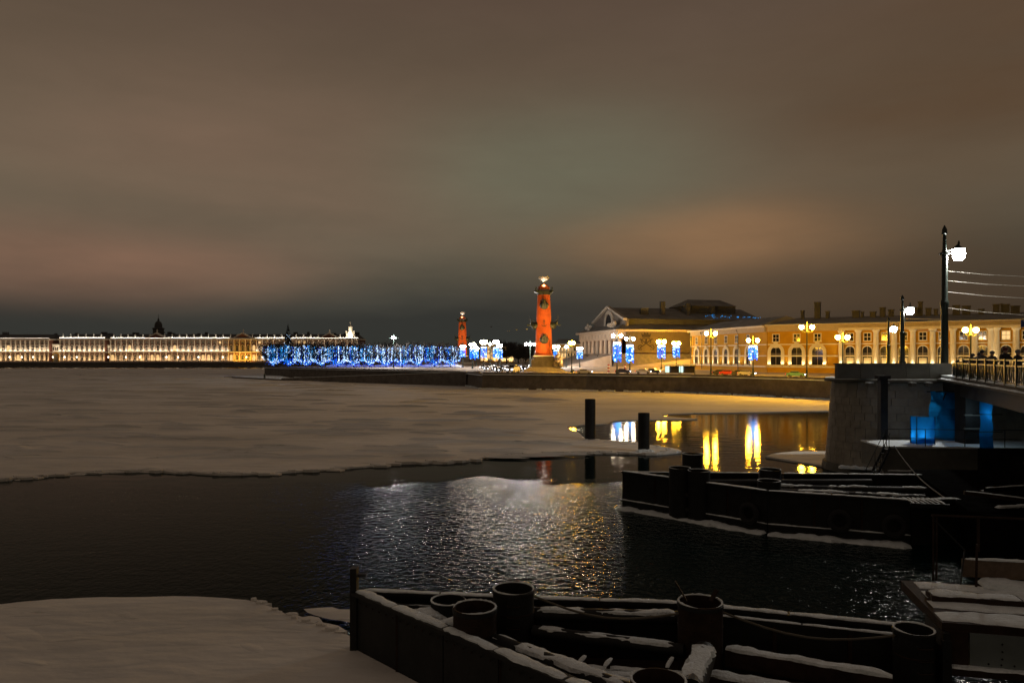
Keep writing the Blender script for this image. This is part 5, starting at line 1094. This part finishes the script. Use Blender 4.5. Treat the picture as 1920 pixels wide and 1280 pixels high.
M_wire = mat('bare_wire', (.45, .43, .38), .45, .6)
for i, (y0_, y1_) in enumerate(((508, 509), (526, 527), (547, 551), (577, 584))):
    p, q = P(1774, y0_, 57), P(2080, y1_ + 8, 52); mdl = (p + q) / 2 - Vector((0, 0, .25)); b = MB(); b.tube([p, p.lerp(mdl, .5) - Vector((0, 0, .06)), mdl, mdl.lerp(q, .5) - Vector((0, 0, .06)), q], .02, 6)
    tag(b.build('span_wire', M_wire), '%s overhead wire running right from the tall lamp post' % ['topmost', 'second', 'third', 'lowest'][i], 'wire', 'overhead span wires')
for i, (y0_, y1_) in enumerate(((597, 599), (617, 622))):
    p, q = P(1694, y0_, 105), P(1772, y1_, 70); b = MB(); b.tube([p, q], .03, 5); tag(b.build('span_wire', M_wire), '%s thin wire between the middle and the tall lamp post' % ['upper', 'lower'][i], 'wire', 'overhead span wires')
t = thing('road_sign', 'blue road sign with white stripe at the right edge above the warehouse roof', 'sign', (*P(1919, 605, 50)[:2], 7.5)); zz = P(1919, 606, 50).z - 7.5
MB().box(.2, 0, zz, .75, .05, .5).build('panel', mat('sign_blue', (.02, .05, .22), .4), t); MB().bar((-.05, -.04, zz + .18), (.35, -.04, zz - .2), .09, .02).build('stripe', M_white, t); MB().tube([(.55, .1, 0), (.55, .1, zz + .4)], .05, 8).build('post', M_iron, t); MB().box(.4, .06, zz, .35, .06, .05).build('bracket', M_iron, t)

# ---------------------------------------------------------------- dark moored hull and gratings under the bridge
hb = thing('work_barge', 'black moored work barge in the shadow under the bridge', 'barge', (0, 0, 0))
MB().prism([(20.6, 32.8), (24, 27.5), (44, 30), (42, 44), (24.5, 45)], -.4, 2.1, [(20.3, 32.8), (23.8, 27.2), (44, 29.6), (42, 44), (24.3, 45)]).build('hull', M_hull, hb)
MB().box(29, 38, 3.0, 7, 5, 1.9).build('deckhouse', M_hull, hb); snow_strip((25.6, 35.4, 3.96), (32.3, 35.4, 3.96), .5, .12, 170).build('roof_snow', M_snow, hb)
for k, (p, q) in enumerate((((22, 33.6, 2.1), (26.5, 34.5, 2.1)), ((23, 31.2, 2.1), (28, 31.6, 2.1)), ((25, 29.2, 2.1), (30.5, 30, 2.1)))): snow_strip(p, q, .35, .1, 175 + k).build('deck_snow', M_snow, hb)
for k in range(16):                         # beams, pipes and frames stacked on the barge
    rn2 = random.Random(500 + k); x, y, z = rn2.uniform(22.5, 33), rn2.uniform(30.5, 37), 2.1 + rn2.choice((.1, .2, .45, .8, 1.2)); l2_ = rn2.uniform(1.6, 4.5); a2 = rn2.choice((0, 8, -12, 15, 80, -35)); d2 = Vector((math.cos(R(a2)), math.sin(R(a2)), rn2.choice((0, 0, 0, .12, -.1)))) * l2_ / 2; c2 = Vector((x, y, z)); w2 = rn2.uniform(.1, .26)
    o = MB().bar(c2 - d2, c2 + d2, w2, w2).build('stacked_beam', M_hull if k % 3 else M_rust, hb); zz2 = Vector((0, 0, w2 / 2)); snow_strip(c2 - d2 * .96 + zz2, c2 + d2 * .96 + zz2, w2 * .8, .04, 520 + k).build('beam_snow', M_snow, o)
for k, (x, y, h2) in enumerate(((23.6, 33.8, 2.3), (25.2, 33.4, 2.9), (26.9, 33.2, 2.6), (28.8, 32.6, 1.9), (31.0, 33.0, 2.7))): MB().bar((x, y, 2.1), (x + .1, y, 2.1 + h2), .14, .14).build('scaffold_post', M_steel, hb)
for k, (z2) in enumerate((3.2, 4.1)): o = MB().bar((23.4, 33.8, z2), (31.2, 32.8, z2 + .05), .09, .09).build('scaffold_rail', M_rust, hb); snow_strip((23.6, 33.78, z2 + .05), (30.8, 32.85, z2 + .1), .08, .03, 540 + k).build('rail_snow', M_snow, o)
MB().lathe([(.5, 0), (.5, .1), (.3, .12), (.3, .9), (.5, .92), (.5, 1.02)], 16).build('cable_drum', M_hull, hb, (24.6, 31.6, 2.1)); MB().box(27.2, 31.4, 2.55, 1.5, 1.1, .9).build('winch_box', M_hull, hb); snow_strip((26.5, 31.4, 3.0), (27.9, 31.4, 3.0), 1.0, .09, 545).build('winch_snow', M_snow, hb)
gr = thing('step_grating', 'snow-dusted step grating at the right end of the middle cofferdam', 'grating', (*G(1705, 942, 2.1)[:2], 2.1), R(-8))
for k in range(7): MB().box(.1 + .22 * k, .4, 0, .07, 1.5, .1).build('slat', M_steel, gr); snow_strip((.1 + .22 * k, -.3, .05), (.1 + .22 * k, 1.1, .05), .1, .04, 190 + k).build('slat_snow', M_snow, gr)
MB().box(.75, -.38, -.05, 1.7, .08, .2).build('frame', M_steel, gr)

# ---------------------------------------------------------------- raised barge deck at the lower right
dk = thing('raised_barge_deck', 'snow-covered raised barge deck with grey panel in the lower right corner', 'barge deck', (10.6, 18.3, 0), R(-13))
MB().box(3.6, 1.65, 2.32, 7.2, 3.5, .26).build('deck', M_rust, dk)
for k, (y, w, x0_, x1_, h_) in enumerate(((.35, .95, .05, 7.1, .045), (1.3, .92, .15, 7.1, .05), (2.15, .74, .25, 7.1, .05), (2.95, .82, .3, 7.1, .06))): snow_strip((x0_, y, 2.45), (x1_, y, 2.45), w, h_, 200 + k, .3).build('deck_snow', M_snow, dk, smooth=True)
MB().box(1.35, 1.75, 2.55, 2.2, .55, .14).build('hatch', M_rust, dk); snow_strip((.3, 1.75, 2.62), (2.4, 1.75, 2.62), .6, .04, 210).build('hatch_snow', M_snow, dk, smooth=True)
MB().box(3.9, -.12, 1.85, 6.6, .1, .8).build('grey_panel', mat('grey_sheet', (.15, .175, .175), .5, .1, var=.15, scale=1.5), dk); MB().box(.32, -.1, 1.85, .5, .14, .86).build('brown_frame', M_rust, dk)
MB().box(3.6, -.22, 1.36, 7.2, .32, .16).build('lower_ledge', M_rust, dk); snow_strip((.1, -.24, 1.44), (7.1, -.24, 1.44), .34, .04, 215).build('ledge_snow', M_snow, dk, smooth=True)
for x in (.05,): MB().box(x, .4, 1.0, .16, 1.4, 2.5).build('leg_plate', M_steel, dk)
MB().box(1.7, -.05, .6, .09, .09, 1.5).build('strut', M_steel, dk); MB().box(.03, -.3, .9, .2, .2, 2.4).build('leg', M_steel, dk)
for k in range(6): MB().octa((1.3 if k < 3 else 1.0 + .28 * (k - 3), -.18, 2.05 - .18 * k if k < 3 else 1.55), .03).build('bolt', M_steel, dk)
rg_ = thing('scaffold_railing', 'rusty scaffold railing standing on the raised barge deck', 'railing', (12.25, 21.6, 2.45), R(-10))
MB().tube([(0, 0, 1.9), (7, 0, 1.86)], .035, 8).build('top_rail', M_rust, rg_)
for x in (.05, .14, 1.25, 3.4): MB().tube([(x, 0, 0 if x < 1 else .9), (x, 0, 1.88)], .03 if x < 1 else .045, 6).build('upright', M_rust, rg_)
MB().tube([(.05, 0, 1.8), (.85, -.1, .95), (.55, -.5, -.2)], .025, 6).build('diagonal', M_steel, rg_); MB().tube([(.95, -.6, 0), (.97, -.6, 1.25)], .035, 6).build('upright', M_rust, rg_)
bx = thing('bulwark_board', 'pale weathered bulwark board behind the snow on the raised barge deck', 'board', (13.2, 21.5, 2.5), R(-12))
MB().box(2.2, 0, .35, 4.6, .12, .5).build('board', M_wood, bx); snow_strip((0, 0, .6), (4.4, 0, .6), .16, .05, 220).build('board_snow', M_snow, bx); snow_strip((.2, -.5, 0), (4.4, -.5, 0), .9, .16, 221).build('drifted_snow', M_snow, bx, smooth=True)

# ---------------------------------------------------------------- gear lying about the works: ropes, rungs, tyres, bolts, timber
M_rope = mat('wet_rope', (.10, .09, .07), .9, bump=.01, bscale=60); M_tyre = mat('tyre_rubber', (.012, .012, .013), .85)
def rope(label, pts, r=.03):
    b = MB(); P_ = [Vector(p) for p in pts]; out = []
    for i in range(len(P_) - 1):
        for k in range(8):
            t = k / 8; q = P_[i].lerp(P_[i + 1], t); q.z -= .35 * math.sin(math.pi * t) * min(1, (P_[i + 1] - P_[i]).length / 4); out.append(q)
    out.append(P_[-1]); b.tube(out, r, 6); tag(b.build('mooring_rope', M_rope, smooth=True), label, 'rope', 'slack mooring ropes')
rope('slack rope from the tall black pile to the thick rusty pile', [(.6, 20.5, 2.35), (4.35, 19.25, 2.3)])
rope('slack rope from the thick rusty pile to the barge side pile', [(5.48, 19.2, 2.35), (9.55, 18.4, 2.05)])
rope('slack rope between the two left piles of the near cofferdam', [(-1.4, 21.0, 1.9), (-1.25, 20.0, 2.2)], .025)
rope('slack rope from the middle cofferdam up to the work platform', [(21.0, 35.8, 2.1), (24.6, 47.6, 3.2)], .035)
for i, (x, y, z) in enumerate(((9.6, 41.02, .95), (12.2, 38.42, .9), (16.0, 36.4, .95), (18.2, 35.5, .9))):
    t = thing('tyre_fender', 'black tyre fender on the front wall of the middle cofferdam, %s from its point' % ORD[i], 'tyre', (x, y - .32, z), R(-45 if i < 2 else -22), 'tyre fenders')
    b = MB(); n, m = 18, 8; vs = []; fs = []
    for k in range(n):
        a = 6.2832 * k / n
        for j in range(m):
            c_ = 6.2832 * j / m; rr = .42 + .15 * math.cos(c_); vs.append((rr * math.cos(a), .14 * math.sin(c_), rr * math.sin(a)))
    for k in range(n):
        for j in range(m): fs.append((k * m + j, k * m + (j + 1) % m, ((k + 1) % n) * m + (j + 1) % m, ((k + 1) % n) * m + j))
    b.add(vs, fs).build('tyre', M_tyre, t, smooth=True); MB().tube([(0, .05, .4), (0, .2, 1.15)], .02, 5).build('chain', M_rust, t)
for pn_o, pn_d, nr in (((-.98, 19.5), .575, 3), ((4.91, 19.3), .575, 5), ((10.0, 18.4), .475, 4), ((.04, 20.7), .575, 3)):      # rungs, weld bands and bolts on the near piles
    par = next(o for o in bpy.data.objects if o.name.startswith('pipe_pile') and abs(o.location.x - pn_o[0]) < .01 and abs(o.location.y - pn_o[1]) < .01)
    zt = max(v.co.z for v in next(c for c in par.children if c.name.startswith('pipe')).data.vertices); par.rotation_euler.z = 0
    MB().lathe([(pn_d + .006, zt - .62), (pn_d + .012, zt - .60), (pn_d + .006, zt - .58)], 28, caps=False).build('weld_seam', M_rust, par)
    MB().lathe([(pn_d + .004, zt - .12), (pn_d + .02, zt - .115), (pn_d + .02, zt - .03), (pn_d + .004, zt - .02)], 28, caps=False).build('rim_band', M_steel, par)
    for k in range(nr):
        z = zt - .3 - .3 * k; MB().tube([(-.16, -pn_d + .02, z), (-.16, -pn_d - .09, z), (.16, -pn_d - .09, z), (.16, -pn_d + .02, z)], .014, 5).build('rung', M_rust, par)
# bolts and chalky rust runs along the near plates
bm_ = MB().lathe([(.028, 0), (.028, .02), (.012, .03)], 6).mesh('bolt'); bm_.materials.append(M_rust)
for k in range(26):
    f = k / 25; p = Vector((-4.7, 22.4)).lerp(Vector((1.2, 16.3)), f); o = place('bolt', bm_, nf, (p.x - .075, p.y - .07, 1.62)); o.rotation_euler = (R(90), 0, R(-46))
for i, (x, y, l, a, z) in enumerate(((6.6, 17.6, 1.9, -40, .42), (7.2, 17.3, 1.6, 12, .46), (1.6, 19.2, 1.4, -60, .42), (7.8, 18.4, 2.2, -20, .42))):
    o = MB().box(0, 0, 0, l, .14, .12).build('loose_timber', M_wood, None, (x, y, z), rz=R(a)); tag(o, 'loose squared timber lying inside the near cofferdam, %s of four' % ORD[i], 'timber', 'loose timbers'); snow_strip((-l * .45, 0, .06), (l * .45, 0, .06), .13, .05, 400 + i).build('timber_snow', M_snow, o)
